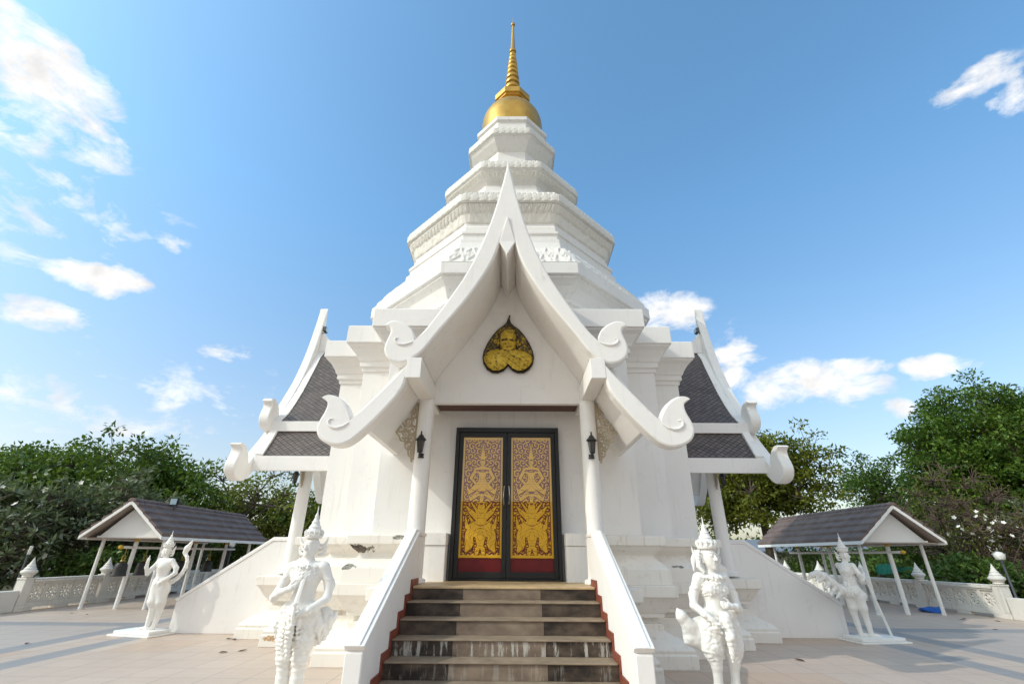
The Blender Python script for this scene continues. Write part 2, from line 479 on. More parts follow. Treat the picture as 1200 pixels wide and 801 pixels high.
def relief_band(name, parent, q0, z0, q1, z1, fn, nx, nz, amp, mat='relief_white'):
    """a band of moulded ornament round the eight faces: fn(s, t, nrep) -> height 0..1; s along the face in metres"""
    co, qd, base = [], [], 0
    L = math.hypot(q1 - q0, z1 - z0)
    nrm = ((z1 - z0) / L, -(q1 - q0) / L)      # outward in (q, z)
    for k in range(8):
        a = PI / 4 * k
        ca, sa = math.cos(a), math.sin(a)
        u = np.linspace(-1, 1, nx)[:, None]; t = np.linspace(0, 1, nz)[None, :]
        q = q0 + (q1 - q0) * t; z = z0 + (z1 - z0) * t
        half = q * math.tan(PI / 8)
        h = fn(u * half, t + 0 * u, L, half) * np.clip((1 - np.abs(u)) * 14, 0, 1) * np.clip(np.minimum(t, 1 - t) * 12, 0, 1) * amp
        qq = q + 0 * u + nrm[0] * h + 0.004; zz = z + 0 * u + nrm[1] * h; ss = u * half
        X = qq * ca - ss * sa; Y = qq * sa + ss * ca
        co.append(np.stack([X, Y, zz], -1).reshape(-1, 3))
        i = np.arange(nx - 1)[:, None] * nz + np.arange(nz - 1)[None, :]
        qd.append(np.stack([i, i + nz, i + nz + 1, i + 1], -1).reshape(-1, 4) + base); base += nx * nz
    return fast_mesh(name, np.concatenate(co), np.concatenate(qd), M[mat], parent, smooth=True)

def rosettes(pitch):
    def fn(s, t, L, half):
        n = np.maximum(1, np.round(2 * half / pitch)); w = 2 * half / n
        x = ((s + half) / w) % 1.0 - 0.5
        x = x * w; y = (t - 0.5) * L
        r = np.hypot(x, y); th = np.arctan2(y, x)
        Rm = 0.48 * min(L, pitch)
        pet = 0.5 + 0.5 * np.cos(8 * th + 6 * r / Rm)
        h = np.where(r < Rm, 0.35 + 0.65 * pet * (1 - (r / Rm - 0.55) ** 2 * 3), 0)
        h = np.where(r < Rm * 0.25, 1.0, h)
        dia = np.abs(np.abs(x) / (w / 2) + np.abs(y) / (L / 2) - 1.0) < 0.16
        return np.clip(np.maximum(h, dia * 0.7), 0, 1)
    return fn
def lotus(pitch, hang=True):
    def fn(s, t, L, half):
        n = np.maximum(1, np.round(2 * half / pitch)); w = 2 * half / n
        best = 0
        for sh, k in ((0.0, 1.0), (0.5, 0.55)):
            x = ((s + half) / w + sh) % 1.0 - 0.5
            tt = 1 - t if hang else t
            wid = 0.47 * np.sqrt(np.clip(1 - tt ** 1.7, 0, 1))
            ins = np.clip((wid - np.abs(x)) / 0.16, 0, 1)
            rib = 1 - 0.5 * np.clip(1 - np.abs(x) / 0.07, 0, 1) 
            best = np.maximum(best, ins * rib * k)
        return best
    return fn

tA = tier([(3.55, 6.40), (3.55, 7.10), (3.62, 7.11), (3.62, 7.20), (3.66, 7.28), (3.76, 7.50), (3.88, 7.62), (3.92, 7.63), (3.92, 7.70), (4.00, 7.705), (4.00, 8.02), (3.94, 8.04), (3.90, 8.10), (3.42, 8.86), (3.28, 8.90), (3.22, 9.2)])
relief_band('rosette_frieze', tA, 3.95, 8.06, 3.44, 8.84, rosettes(0.34), 150, 26, 0.055)
tB = tier([(3.22, 9.0), (3.22, 9.30), (3.12, 9.34), (3.12, 9.52), (3.16, 9.54), (3.16, 9.63), (3.03, 9.66), (3.03, 9.86), (2.99, 9.92), (2.99, 10.02), (3.03, 10.18), (3.12, 10.38), (3.21, 10.5), (3.22, 10.55), (3.30, 10.56), (3.30, 10.80), (3.24, 10.86), (2.75, 11.15), (2.4, 11.2)])
relief_band('lotus_cavetto', tB, 2.99, 10.02, 3.12, 10.38, lotus(0.46, False), 120, 12, 0.03)
relief_band('hanging_leaves', tB, 3.10, 10.30, 3.222, 10.54, lotus(0.16), 190, 12, 0.05)
relief_band('rosette_band', tB, 3.305, 10.565, 3.305, 10.80, rosettes(0.24), 150, 12, 0.022)
relief_band('petal_crest', tB, 3.29, 10.81, 3.10, 11.00, lotus(0.15, False), 190, 10, 0.05)
tC = tier([(2.4, 11.0), (2.36, 11.75), (2.14, 11.8), (2.08, 12.10), (2.0, 12.14), (1.98, 12.38), (1.90, 12.42), (1.90, 12.52), (1.96, 12.62), (2.12, 12.72), (2.24, 12.80), (2.24, 12.84), (2.30, 12.85), (2.30, 13.10), (2.25, 13.15), (1.9, 13.3), (1.3, 13.35)])
relief_band('lotus_cavetto', tC, 2.06, 12.66, 2.235, 12.81, lotus(0.13), 150, 10, 0.045)
relief_band('rosette_band', tC, 2.305, 12.855, 2.305, 13.10, rosettes(0.22), 130, 12, 0.022)
relief_band('petal_crest', tC, 2.29, 13.11, 2.12, 13.28, lotus(0.13, False), 150, 10, 0.04)
tD = tier([(1.3, 13.2), (1.24, 14.2), (1.20, 14.25), (1.17, 14.78), (1.24, 14.84), (1.44, 15.05), (1.52, 15.17), (1.53, 15.21), (1.60, 15.22), (1.60, 15.50), (1.56, 15.54), (1.40, 15.58)])
relief_band('rosette_band', tD, 1.605, 15.225, 1.605, 15.50, rosettes(0.24), 100, 12, 0.022)
tE = tier([(1.42, 15.5), (1.42, 15.66), (1.36, 15.70), (1.26, 15.80), (1.26, 16.20), (1.34, 16.26), (1.34, 16.42), (1.28, 16.45), (1.20, 16.46)])
# gilded bell, throne and spire
mb = MB()
prof = [(1.26, 16.44), (1.27, 16.52), (1.235, 16.56), (1.225, 16.8)] + [(1.22 * math.cos(a), 17.32 + 1.20 * math.sin(a)) for a in [R(d) for d in (0, 10, 20, 30, 40, 50, 58, 65)]] + [(.45, 18.36), (.45, 18.5)]
mb.lathe(prof, 48); mb.build('bell_dome', M['gold'], stupa, smooth=True)
tier([(.50, 18.40), (.50, 18.46), (.58, 18.48), (.58, 18.56), (.66, 18.60), (.66, 18.68), (.72, 18.70), (.72, 18.98), (.68, 19.02), (.45, 19.08), (.36, 19.12)], mat='gold', name='spire_throne', bevel=0.01)
mb = MB(); prof = [(.34, 19.08), (.34, 19.2)]
z, r = 19.2, .36
for i in range(9):
    h = .385 - .012 * i; rr = .365 - .0275 * i
    prof += [(rr * .70, z + .01), (rr * .96, z + h * .22), (rr * 1.02, z + h * .45), (rr * .94, z + h * .70), (rr * .68, z + h * .92)]
    z += h
prof += [(.15, z + .02), (.16, z + .1), (.105, z + .3), (.075, z + 1.1), (.05, z + 2.0)]
zt = z + 2.0
prof += [(.085, zt + .03), (.10, zt + .10), (.06, zt + .2), (.02, zt + .3), (.012, zt + .62), (.003, zt + .68)]
mb.lathe(prof, 24); mb.build('spire', M['gold'], stupa, smooth=True)

# ------------------------------------------------------------------ PORTICO (front, then two copies turned to the sides)
SOFF = [(0.0, 7.06), (.15, 6.82), (.26, 6.44), (.48, 6.0), (.72, 5.60), (.96, 5.26), (1.19, 4.94), (1.40, 4.60)]
ROOF = [(0.0, 7.34), (.22, 7.04), (.42, 6.60), (.64, 6.17), (.86, 5.74), (1.14, 5.28), (1.40, 4.92), (1.74, 4.60)]
def mir(p): return [(-x, z) for x, z in p]
YF, YBK = -6.30, -3.3
mb = MB()
# the two roof shells (plaster underside), eave beams, lower roofs and the gable wall
for s in (1, -1):
    poly = [(s * x, z) for x, z in ROOF] + [(s * 1.74, 4.42)] + [(s * x, z) for x, z in reversed(SOFF)]
    mb.prism(poly, -6.06, YBK)
    mb.prism([(s * 1.375, 4.17), (s * 1.615, 4.17), (s * 1.615, 4.52), (s * 1.375, 4.52)], -6.304, -4.0)
    mb.prism([(s * 1.62, 4.20), (s * 2.14, 3.36), (s * 2.19, 3.36), (s * 2.19, 3.64), (s * 2.15, 3.66), (s * 1.70, 4.40), (s * 1.62, 4.40)], -6.06, -4.10)
mb.prism([(s_ * x, z) for s_, lst in ((1, SOFF),) for x, z in lst] + [(1.40, 4.19), (-1.40, 4.19)] + mir(list(reversed(SOFF)))[:-1], -4.86, -4.74)
portico = mb.build('portico', M['white'], stupa, bevel=0.008)
# upper barge board with its curled ends, one board on each side meeting at the peak
def smooth_poly(p, it=1):
    """Chaikin rounding of the curved stretches, keeping sharp points"""
    for _ in range(it):
        q = []; n = len(p)
        for i in range(n):
            a, b, c = Vector(p[i - 1]), Vector(p[i]), Vector(p[(i + 1) % n])
            if (b - a).length < 1e-6 or (c - b).length < 1e-6: continue
            if (b - a).angle(c - b) > R(60): q.append(tuple(b))
            else: q += [tuple(b * .75 + a * .25), tuple(b * .75 + c * .25)]
        p = q
    return p
def round_prism(m, poly, y0, y1, r):
    """a board whose front edge (y0) is eased over a radius r"""
    n = len(poly); P = [Vector(p) for p in poly]
    area = sum(P[i - 1].x * P[i].y - P[i].x * P[i - 1].y for i in range(n)); sg = 1 if area > 0 else -1
    nr, sharp = [], []
    for i in range(n):
        a = (P[i] - P[i - 1]).normalized(); b = (P[(i + 1) % n] - P[i]).normalized()
        t = a + b
        if a.angle(b) > R(40): sharp.append(P[i])
        t = t.normalized() if t.length > .3 else a
        nr.append(Vector((-t.y, t.x)) * sg)
    for i in range(n):
        if sharp:
            nr[i] = nr[i] * max(.06, min(1.0, (min((P[i] - q).length for q in sharp) - .03) / .22))
    rings = []
    for d, yy in ((0, y1 - r * .6), (0, y0 + r), (.3 * r, y0 + .3 * r), (r, y0)):
        rings.append([(p.x + q.x * d, yy, p.y + q.y * d) for p, q in zip(P, nr)])
    rings.insert(0, [(p.x + q.x * r * .5, y1, p.y + q.y * r * .5) for p, q in zip(P, nr)])
    m.loft(rings, False, False)
    from mathutils.geometry import delaunay_2d_cdt
    for ring in (rings[0], rings[-1]):
        pts = [Vector((p[0], p[2])) for p in ring]
        vv, _, ff, _, _, _ = delaunay_2d_cdt(pts, [], [list(range(n))], 1, 1e-5)
        m.add([(p.x, ring[0][1], p.y) for p in vv], ff)
UP_OUT = [(0.0, 8.94), (.08, 8.45), (.19, 7.90), (.30, 7.42), (.42, 7.0), (.56, 6.59), (.75, 6.12), (.94, 5.77), (1.15, 5.40), (1.38, 5.03), (1.54, 4.82)]
UP_SCR = [(1.55, 4.92), (1.58, 5.02), (1.66, 5.11), (1.78, 5.19), (1.90, 5.22), (2.0, 5.20), (2.06, 5.13), (2.05, 5.10), (1.98, 5.08), (1.95, 5.02), (1.97, 4.93), (2.01, 4.82), (2.03, 4.70), (2.01, 4.60), (1.95, 4.51), (1.86, 4.45), (1.73, 4.42), (1.62, 4.44), (1.55, 4.49)]
UP_IN = [(1.37, 4.63), (1.19, 4.92), (.96, 5.24), (.72, 5.58), (.48, 5.98), (.26, 6.42), (.15, 6.80), (0.0, 7.36)]
def spiral(c, r0, r1, a0, turns, y, n=22):
    return [(c[0] + (r0 + (r1 - r0) * i / n) * math.cos(a0 + turns * 2 * PI * i / n), y, c[1] + (r0 + (r1 - r0) * i / n) * math.sin(a0 + turns * 2 * PI * i / n)) for i in range(n + 1)]
half = UP_OUT[1:] + UP_SCR + UP_IN[:-1]
poly = [UP_OUT[0]] + half + [UP_IN[-1]] + mir(list(reversed(half)))
mb = MB(); round_prism(mb, smooth_poly(poly, 2), YF, -6.05, .035)
barge = mb.build('barge_board', M['white'], portico)
CURL = [(1.56, 4.80), (1.62, 4.775), (1.70, 4.752), (1.78, 4.757), (1.84, 4.79), (1.865, 4.835), (1.845, 4.872), (1.805, 4.87)]
for s in (1, -1):
    mb = MB(); mb.tube([(s * x, YF - .002, z) for x, z in CURL], [.012, .02, .024, .024, .022, .02, .016, .008], 8)
    mb.build('scroll_relief', M['white'], barge, smooth=True)
# lower barge boards, left and right
LO = [(1.60, 4.42), (1.83, 4.14), (2.12, 3.80), (2.33, 3.55), (2.40, 3.46), (2.42, 3.56), (2.48, 3.70), (2.58, 3.81), (2.72, 3.88), (2.84, 3.88), (2.90, 3.83), (2.82, 3.79), (2.79, 3.72), (2.82, 3.60), (2.88, 3.47), (2.91, 3.35), (2.87, 3.23), (2.79, 3.15), (2.66, 3.09), (2.52, 3.07), (2.38, 3.11), (2.22, 3.24), (1.90, 3.60), (1.60, 4.02)]
lower = None
for s in (1, -1):
    m = MB(); round_prism(m, smooth_poly([(s * x, z) for x, z in LO], 2), -6.298, -6.05, .035)
    o = m.build('lower_barge_board', M['white'], portico)
    m = MB(); m.tube([(s * x, -6.30, z) for x, z in [(2.41, 3.43), (2.48, 3.375), (2.58, 3.345), (2.66, 3.355), (2.72, 3.40), (2.73, 3.455), (2.70, 3.49), (2.655, 3.48)]], [.012, .02, .024, .024, .022, .02, .016, .008], 8)
    m.build('scroll_relief', M['white'], o, smooth=True)
# keel shaped ridge pendant under the peak
mb = MB()
mb.loft([[(0, -6.34, 7.44), (.15, -6.30, 6.86), (0, -6.34, 6.56), (-.15, -6.30, 6.86)], [(0, -6.0, 7.3), (.15, -6.0, 6.86), (0, -6.0, 6.52), (-.15, -6.0, 6.86)], [(0, -4.84, 7.1), (.15, -4.84, 6.78), (0, -4.84, 6.52), (-.15, -4.84, 6.78)]])
mb.build('ridge_pendant', M['white'], portico, bevel=0.01)
# slate slopes
for s in (1, -1):
    for pts in ([(x, z) for x, z in ROOF], [(1.66, 4.46), (1.92, 4.06), (2.18, 3.67)]):
        m = MB()
        up = [(s * (x + .028), z + .035) for x, z in pts]; dn = [(s * x, z + .004) for x, z in pts]
        if pts[0][0] == 0.0: up[0] = (0.001 * s, pts[0][1] + .06); dn[0] = (0.001 * s, pts[0][1] + .004)
        m.prism(up + list(reversed(dn)), -6.04 + .16, YBK if len(pts) > 4 else -4.08)
        m.build('slate_slope', M['slate'], portico)
    # white eave fascias and verge strips beside the barge boards
    m = MB(); m.prism([(s * 1.742, 4.40), (s * 1.80, 4.40), (s * 1.80, 4.66), (s * 1.742, 4.66)], -6.05, -3.6)
    m.build('eave_fascia', M['white'], portico, bevel=0.006); m = MB()
    m.prism([(s * 2.192, 3.36), (s * 2.235, 3.36), (s * 2.235, 3.70), (s * 2.192, 3.70)], -6.05, -4.06)
    m.build('eave_fascia', M['white'], portico, bevel=0.006)
    m = MB()
    up = [(s * (x + .045), z + .055) for x, z in ROOF]; dn = [(s * x, z + .004) for x, z in ROOF]
    up[0] = (0.001 * s, 7.42); dn[0] = (0.001 * s, 7.345)
    m.prism(up + list(reversed(dn)), -6.048, -5.86); m.build('verge', M['white'], portico, bevel=0.008); m = MB()
    pts = [(1.68, 4.46), (1.92, 4.06), (2.17, 3.67)]
    m.prism([(s * (x + .06), z + .08) for x, z in pts] + [(s * x, z) for x, z in reversed(pts)], -6.048, -5.86); m.build('verge', M['white'], portico, bevel=0.008); m = MB()
    m.prism([(s * (x + .06), z + .08) for x, z in pts] + [(s * x, z) for x, z in reversed(pts)], -4.14, -3.98)
    m.build('verge', M['white'], portico, bevel=0.008)
# sloping ridge cresting, rising to the barge board
mb = MB(); mb.prism([(-6.05, 7.36), (-6.05, 8.10), (-5.80, 7.78), (-5.2, 7.52), (YBK, 7.46), (YBK, 7.30)], -.075, .075, axis='x')
mb.build('ridge_crest', M['white'], portico, bevel=0.015)
# columns
for s in (1, -1):
    m = MB(); m.lathe([(.215, 1.19), (.215, 1.24), (.165, 1.26), (.148, 1.31), (.146, 2.6), (.138, 4.175)], 28, (s * 1.475, -5.05, 0))
    m.build('column', M['white'], portico, smooth=True)
    # fretwork bracket between the column and the lower roof
    m = MB()
    yy = -5.05
    A, B, C = Vector((1.63, 4.13)), Vector((2.10, 3.62)), Vector((1.645, 3.10))
    def inside(p, mrg=0.0):
        def sd(a, b): return (b[0] - a[0]) * (p[1] - a[1]) - (b[1] - a[1]) * (p[0] - a[0])
        d = [sd(A, C), sd(C, B), sd(B, A)]
        return all(v > mrg for v in d)
    m.tube([(s * A[0], yy, A[1]), (s * B[0], yy, B[1])], .022, 6)
    m.tube([(s * A[0], yy, A[1]), (s * 1.632, yy, 3.7), (s * C[0], yy, C[1])], .020, 6)
    edge = [(2.10, 3.62), (2.0, 3.60), (1.93, 3.52), (1.90, 3.44), (1.82, 3.42), (1.80, 3.32), (1.75, 3.26), (1.73, 3.18), (1.68, 3.14), (1.66, 3.06)]
    m.tube([(s * x, yy, z) for x, z in edge], .018, 6)
    for cx, cz, r0, dr in ((1.92, 3.66, .105, 1), (1.79, 3.77, .09, -1), (1.70, 3.62, .085, 1), (1.83, 3.56, .085, -1), (1.71, 3.46, .08, 1), (1.79, 3.44, .06, -1), (1.685, 3.32, .06, 1), (1.70, 3.90, .07, 1), (1.675, 3.22, .045, -1), (1.99, 3.66, .05, -1), (1.74, 3.30, .04, 1), (1.665, 3.99, .04, -1)):
        pts = [(s * (cx + r * math.cos(a)), yy, cz + r * math.sin(a)) for r, a in [(r0 * (1 - .85 * i / 18), dr * (1.0 + i * 0.5)) for i in range(19)]]
        m.tube(pts, [.024 - .0006 * i for i in range(19)], 6)
        m.tube([(s * (cx + r0 * 1.1 * math.cos(dr * a)), yy, cz + r0 * 1.1 * math.sin(dr * a)) for a in (3.2, 3.7, 4.3)], [.006, .02, .005], 5)
    m.build('fretwork_bracket', plain('fretwork_plaster', (0.46, 0.38, 0.27), 0.7) if 'fret' not in M else M['fret'], portico, smooth=True)
    M['fret'] = bpy.data.materials['fretwork_plaster']
mb = MB(); mb.box(-1.37, 1.37, -4.735, -4.20, 4.235, 4.27)
mb.build('porch_ceiling', M['ceiling'], portico)
for rz in (R(-90), R(90)):
    c = copy_tree(portico, stupa); c.rotation_euler = (0, 0, rz)
# landing slab and dado blocks beside the door
mb = MB(); mb.box(-1.31, 1.31, -5.735, -4.10, 1.152, 1.186)
mb.build('landing', M['landing'], stupa, bevel=0.008)
for s in (1, -1):
    m = MB(); m.box(min(s * 1.04, s * 1.62), max(s * 1.04, s * 1.62), -4.56, -3.9, 1.1, 1.74)
    m.box(min(s * 1.035, s * 1.64), max(s * 1.035, s * 1.64), -4.58, -3.9, 1.742, 1.945)
    m.build('dado_block', M['white'], stupa, bevel=0.01)
# ================================================================== STAIRCASES
def staircase(label, rz, treads, wall_end, wall_end_z, steps_w=1.315):
    """built facing -Y about the axis of the stupa, then turned"""
    st = empty('staircase', (0, YC, 0), label, 'staircase', rz, 'flights of steps up to the stupa porches')
    rise, go, top = .1694, .325, 1.186
    for i in range(treads):
        z1 = top - rise * i; y1 = -5.72 - go * i
        if i:
            m = MB(); m.box(-steps_w + .002, steps_w - .002, y1 - .02, y1 + go - .004, z1 - .018, z1)
            m.build('tread', M['tread'], st, bevel=0.006)
        m = MB(); m.box(-steps_w, steps_w, y1, y1 + go + (.30 if i == 0 else 0.0), max(z1 - rise, 0), z1 - (.019 if i else .036))
        o = m.build('riser', M['riser'], st); o['runs'] = (0.0, 0.0, 0.0, 1.0, 0.30, 0.2, 0.0)[i]
    for s in (1, -1):
        x0, x1 = sorted((s * 1.335, s * 1.515))
        ye, ze = -wall_end, wall_end_z
        m = MB(); m.prism([(-4.9, 0), (-4.9, 1.86), (-5.52, 1.86), (ye, ze), (ye, 0)], x0, x1, axis='x')
        w = m.build('stair_wall', M['white'], st, bevel=0.012)
        m = MB()
        sl = [(-4.9, 1.862), (-5.515, 1.862), (ye + .02, ze + .012)]
        lo = [(y, z) for y, z in sl]; hi = [(-4.9, 1.915), (-5.53, 1.915), (ye - .03, ze + .06)]
        m.prism(lo + list(reversed(hi)), x0 - .010, x1 + .014, axis='x')
        hi2 = [(-4.9, 1.95), (-5.54, 1.95), (ye - .01, ze + .085)]
        m.prism([(y, z + .001) for y, z in hi] + list(reversed(hi2)), x0 + .03, x1 - .03, axis='x')
        m.build('wall_cap', M['white'], w, bevel=0.012)
        pts = []
        for i in range(treads):
            z1 = top - rise * i; y1 = -5.72 - go * i
            pts += [(y1 + go - .085 if i else -5.3, z1 + .085), (y1 - .085, z1 + .085)]
        pts += [(-5.72 - go * (treads - 1) - .085, .0), (-5.3, .0)]
        m = MB(); m.prism(pts, *sorted((s * 1.318, s * 1.334)), axis='x')
        m.build('stepped_skirting', M['terracotta'], st)
    return st
staircase('broad front flight of stained stone steps between white side walls', 0, 7, 7.82, .72)
staircase('side flight of steps behind its white sloping wall, left of the stupa', R(-90), 6, 7.42, .60)
staircase('side flight of steps behind its white sloping wall, right of the stupa', R(90), 6, 7.42, .60)

# ================================================================== DOOR
door = empty('temple_door', (0, YC - 4.25, 1.19), 'black framed double glass door over gold relief panels of Thai figures', 'door')
mb = MB()
W, H = 1.0, 2.68
mb.box(-W, -W + .07, -.06, .06, 0, H); mb.box(W - .07, W, -.06, .06, 0, H); mb.box(-W + .07, W - .07, -.06, .06, H - .09, H); mb.box(-W + .07, W - .07, -.058, .06, 0, .03)
mb.build('door_frame', M['black'], door, bevel=0.006)
def cap2(px, py, a, b, r0, r1):
    ax, ay = a; bx, by = b
    dx, dy = bx - ax, by - ay
    t = np.clip(((px - ax) * dx + (py - ay) * dy) / (dx * dx + dy * dy + 1e-9), 0, 1)
    return np.hypot(px - ax - t * dx, py - ay - t * dy) - (r0 + (r1 - r0) * t)
def ell2(px, py, c, r):
    return (np.hypot((px - c[0]) / r[0], (py - c[1]) / r[1]) - 1) * min(r)
def relief_panel(w, h, nx, ny, seed):
    u = np.linspace(-.5, .5, nx)[:, None] * w; v = np.linspace(.19, h, ny)[None, :]
    x = np.abs(u) + 0 * v; y = v + 0 * u
    f = np.full_like(x, 9.0)
    def U(d):
        nonlocal f
        f = np.minimum(f, d)
    k = h / 2.42
    # standing angel: tall crown, face, shoulders, arms on the hips, flaring sarong, bent legs
    U(cap2(x, y, (0, 2.02 * k), (0, 2.30 * k), .045, .004)); U(ell2(x, y, (0, 1.93 * k), (.05, .075)))
    U(cap2(x, y, (0, 2.03 * k), (.085, 2.01 * k), .02, .006))
    U(cap2(x, y, (0, 1.78 * k), (.10, 1.78 * k), .045, .04)); U(cap2(x, y, (0, 1.77 * k), (0, 1.60 * k), .085, .055))
    U(cap2(x, y, (.12, 1.78 * k), (.215, 1.62 * k), .035, .026)); U(cap2(x, y, (.215, 1.62 * k), (.11, 1.50 * k), .026, .022))
    U(cap2(x, y, (0, 1.56 * k), (0, 1.18 * k), .075, .03)); U(cap2(x, y, (.05, 1.50 * k), (.235, 1.35 * k), .06, .035))
    U(cap2(x, y, (.235, 1.35 * k), (.29, 1.47 * k), .032, .004)); U(cap2(x, y, (.04, 1.36 * k), (.20, 1.22 * k), .055, .028)); U(cap2(x, y, (.20, 1.22 * k), (.25, 1.31 * k), .026, .004))
    U(cap2(x, y, (.09, 1.72 * k), (.17, 1.83 * k), .02, .004)); U(cap2(x, y, (.03, 2.0 * k), (.11, 2.08 * k), .018, .003))
    # bird-man below carrying it: head, raised arms, chest, wide legs and tail
    U(ell2(x, y, (0, 1.08 * k), (.07, .065))); U(cap2(x, y, (0, 1.14 * k), (.09, 1.17 * k), .03, .008))
    U(cap2(x, y, (.06, .88 * k), (.20, 1.00 * k), .055, .04)); U(cap2(x, y, (.20, 1.00 * k), (.285, 1.10 * k), .035, .008))
    U(cap2(x, y, (0, .98 * k), (0, .62 * k), .085, .06)); U(cap2(x, y, (.05, .70 * k), (.20, .88 * k), .035, .018))
    U(ell2(x, y, (.155, .54 * k), (.125, .19))); U(cap2(x, y, (.17, .46 * k), (.25, .32 * k), .09, .03)); U(cap2(x, y, (.08, .78 * k), (.25, .72 * k), .05, .035)); U(cap2(x, y, (.25, .72 * k), (.285, .92 * k), .035, .006)); U(cap2(x, y, (.07, 1.0 * k), (.19, 1.16 * k), .03, .01)); U(cap2(x, y, (.0, .60 * k), (.06, .28 * k), .06, .035))
    f = np.maximum(f, -(cap2(x, y, (.085, .40 * k), (.11, .53 * k), .028, .02)))
    f = np.maximum(f, -(cap2(x, y, (.11, .40 * k), (.16, .33 * k), .02, .008)))
    inc = np.sin(34 * np.hypot(x, (y - .75 * k)) + 3 * np.sin(y * 30)) * .5 + .5     # incised lines in the dress
    lines = (np.abs(np.sin(26 * np.hypot(x * 1.2, y - .55 * k) + 2.5 * np.sin(y * 21))) < .13) | (np.abs(np.sin(40 * (x - .3 * y) + 5 * np.sin(y * 9))) < .10)
    fig = np.clip(.5 - f / .010, 0, 1) * np.where(lines & (f < -.012), .30, 1.0)
    # curling foliage all round
    r2 = np.random.default_rng(seed)
    best = np.full_like(x, 9.0); cx = np.zeros_like(x); cy = np.zeros_like(x); cs = np.ones_like(x)
    for iy in range(21):
        for ix in range(4):
            px = ix * .112 + r2.uniform(-.02, .02) + (.056 if iy % 2 else 0); py = (.24 + iy * .112 + r2.uniform(-.02, .02)) * k
            d = np.hypot(x - px, y - py); mk = d < best
            best = np.where(mk, d, best); cx = np.where(mk, px, cx); cy = np.where(mk, py, cy); cs = np.where(mk, r2.choice([-1, 1]), cs)
    th = np.arctan2(y - cy, x - cx)
    sw = np.cos(cs * th + best * 120)
    swirl = (sw > .15) * 1.0
    swirl = swirl * np.where(f < .012, 0, 1)
    bx, by = w / 2 - .035, 0.235
    brd = ((x > bx) | (y > h - .045) | ((y > by - .045) & (y < by)))
    low = y < by - .045
    g = np.where(brd, 1.0, np.maximum(fig, swirl * .8))
    fr = (x > bx - .012) & ~brd
    g = np.where(fr, 0.0, g)
    g = np.where(low, 0.0, g)
    z = np.where(low, 0.0, g * .014) + np.where(f < 0, .012, 0) * ~low
    co = np.stack([u + 0 * v, -z, v + 0 * u], -1).reshape(-1, 3)
    i = np.arange(nx - 1)[:, None] * ny + np.arange(ny - 1)[None, :]
    return co, np.stack([i, i + ny, i + ny + 1, i + 1], -1).reshape(-1, 4), g.reshape(-1)
lw = W - .07 - .012                                    # a leaf's width
for s in (-1, 1):
    xc = s * (lw / 2 + .006)
    m = MB()
    st = .075
    a, b = xc - lw / 2, xc + lw / 2
    m.box(a, a + st, -.035, .035, .035, H - .095); m.box(b - st, b, -.035, .035, .035, H - .095)
    m.box(a + st, b - st, -.034, .034, H - .095 - .085, H - .095); m.box(a + st, b - st, -.034, .034, .035, .135)
    leaf = m.build('door_leaf', M['black'], door, bevel=0.005)
    gw, z0, z1 = lw - 2 * st, .135, H - .18
    m = MB(); m.add([(a + st - .01, -.010, z0 - .01), (b - st + .01, -.010, z0 - .01), (b - st + .01, -.010, z1 + .01), (a + st - .01, -.010, z1 + .01)], [(0, 1, 2, 3)])
    m.build('glass_pane', M['glass'], leaf)
    m = MB(); m.box(a + st - .01, b - st + .01, .028, .034, z0 - .01, z1 + .01)
    m.build('red_panel', M['red'], leaf)
    co, qd, g = relief_panel(gw, z1 - z0 - .03, 150, 480, 5)
    co = co + np.array([xc, .024, z0 + .03])
    fast_mesh('gold_relief', co, qd, M['door_relief'], leaf, smooth=False, attr=g)
    m = MB()
    hx = s * .042
    m.tube([(hx, -.04, 1.22), (hx, -.085, 1.25), (hx + s * .012, -.10, 1.36), (hx + s * .012, -.10, 1.46), (hx, -.085, 1.57), (hx, -.04, 1.60)], .012, 8)
    m.build('door_handle', M['handle'], leaf, smooth=True)

# ================================================================== PLAQUE
plq = empty('relief_plaque', (0.015, YC - 4.865, 5.17), 'gilded bronze bodhi leaf plaque with a bust in relief on the white gable', 'plaque')
lf = [(.035, .90), (.022, .80), (.05, .71), (.12, .64), (.22, .56), (.32, .43), (.42, .26), (.49, .08), (.51, -.05), (.49, -.18), (.42, -.30), (.31, -.375), (.19, -.38), (.08, -.33), (0.0, -.23)]
out = lf + [(-x, z) for x, z in reversed(lf[2:-1])] + [(-.012, .82), (.012, .89)]
mb = MB(); mb.prism(out, -.06, 0.0)
mb.build('leaf_plate', M['plaque'], plq, bevel=0.015)
def in_poly(px, py, poly):
    r = np.zeros(px.shape, bool); j = len(poly) - 1
    for i in range(len(poly)):
        xi, yi = poly[i]; xj, yj = poly[j]
        r ^= ((yi > py) != (yj > py)) & (px < (xj - xi) * (py - yi) / (yj - yi + 1e-12) + xi)
        j = i
    return r
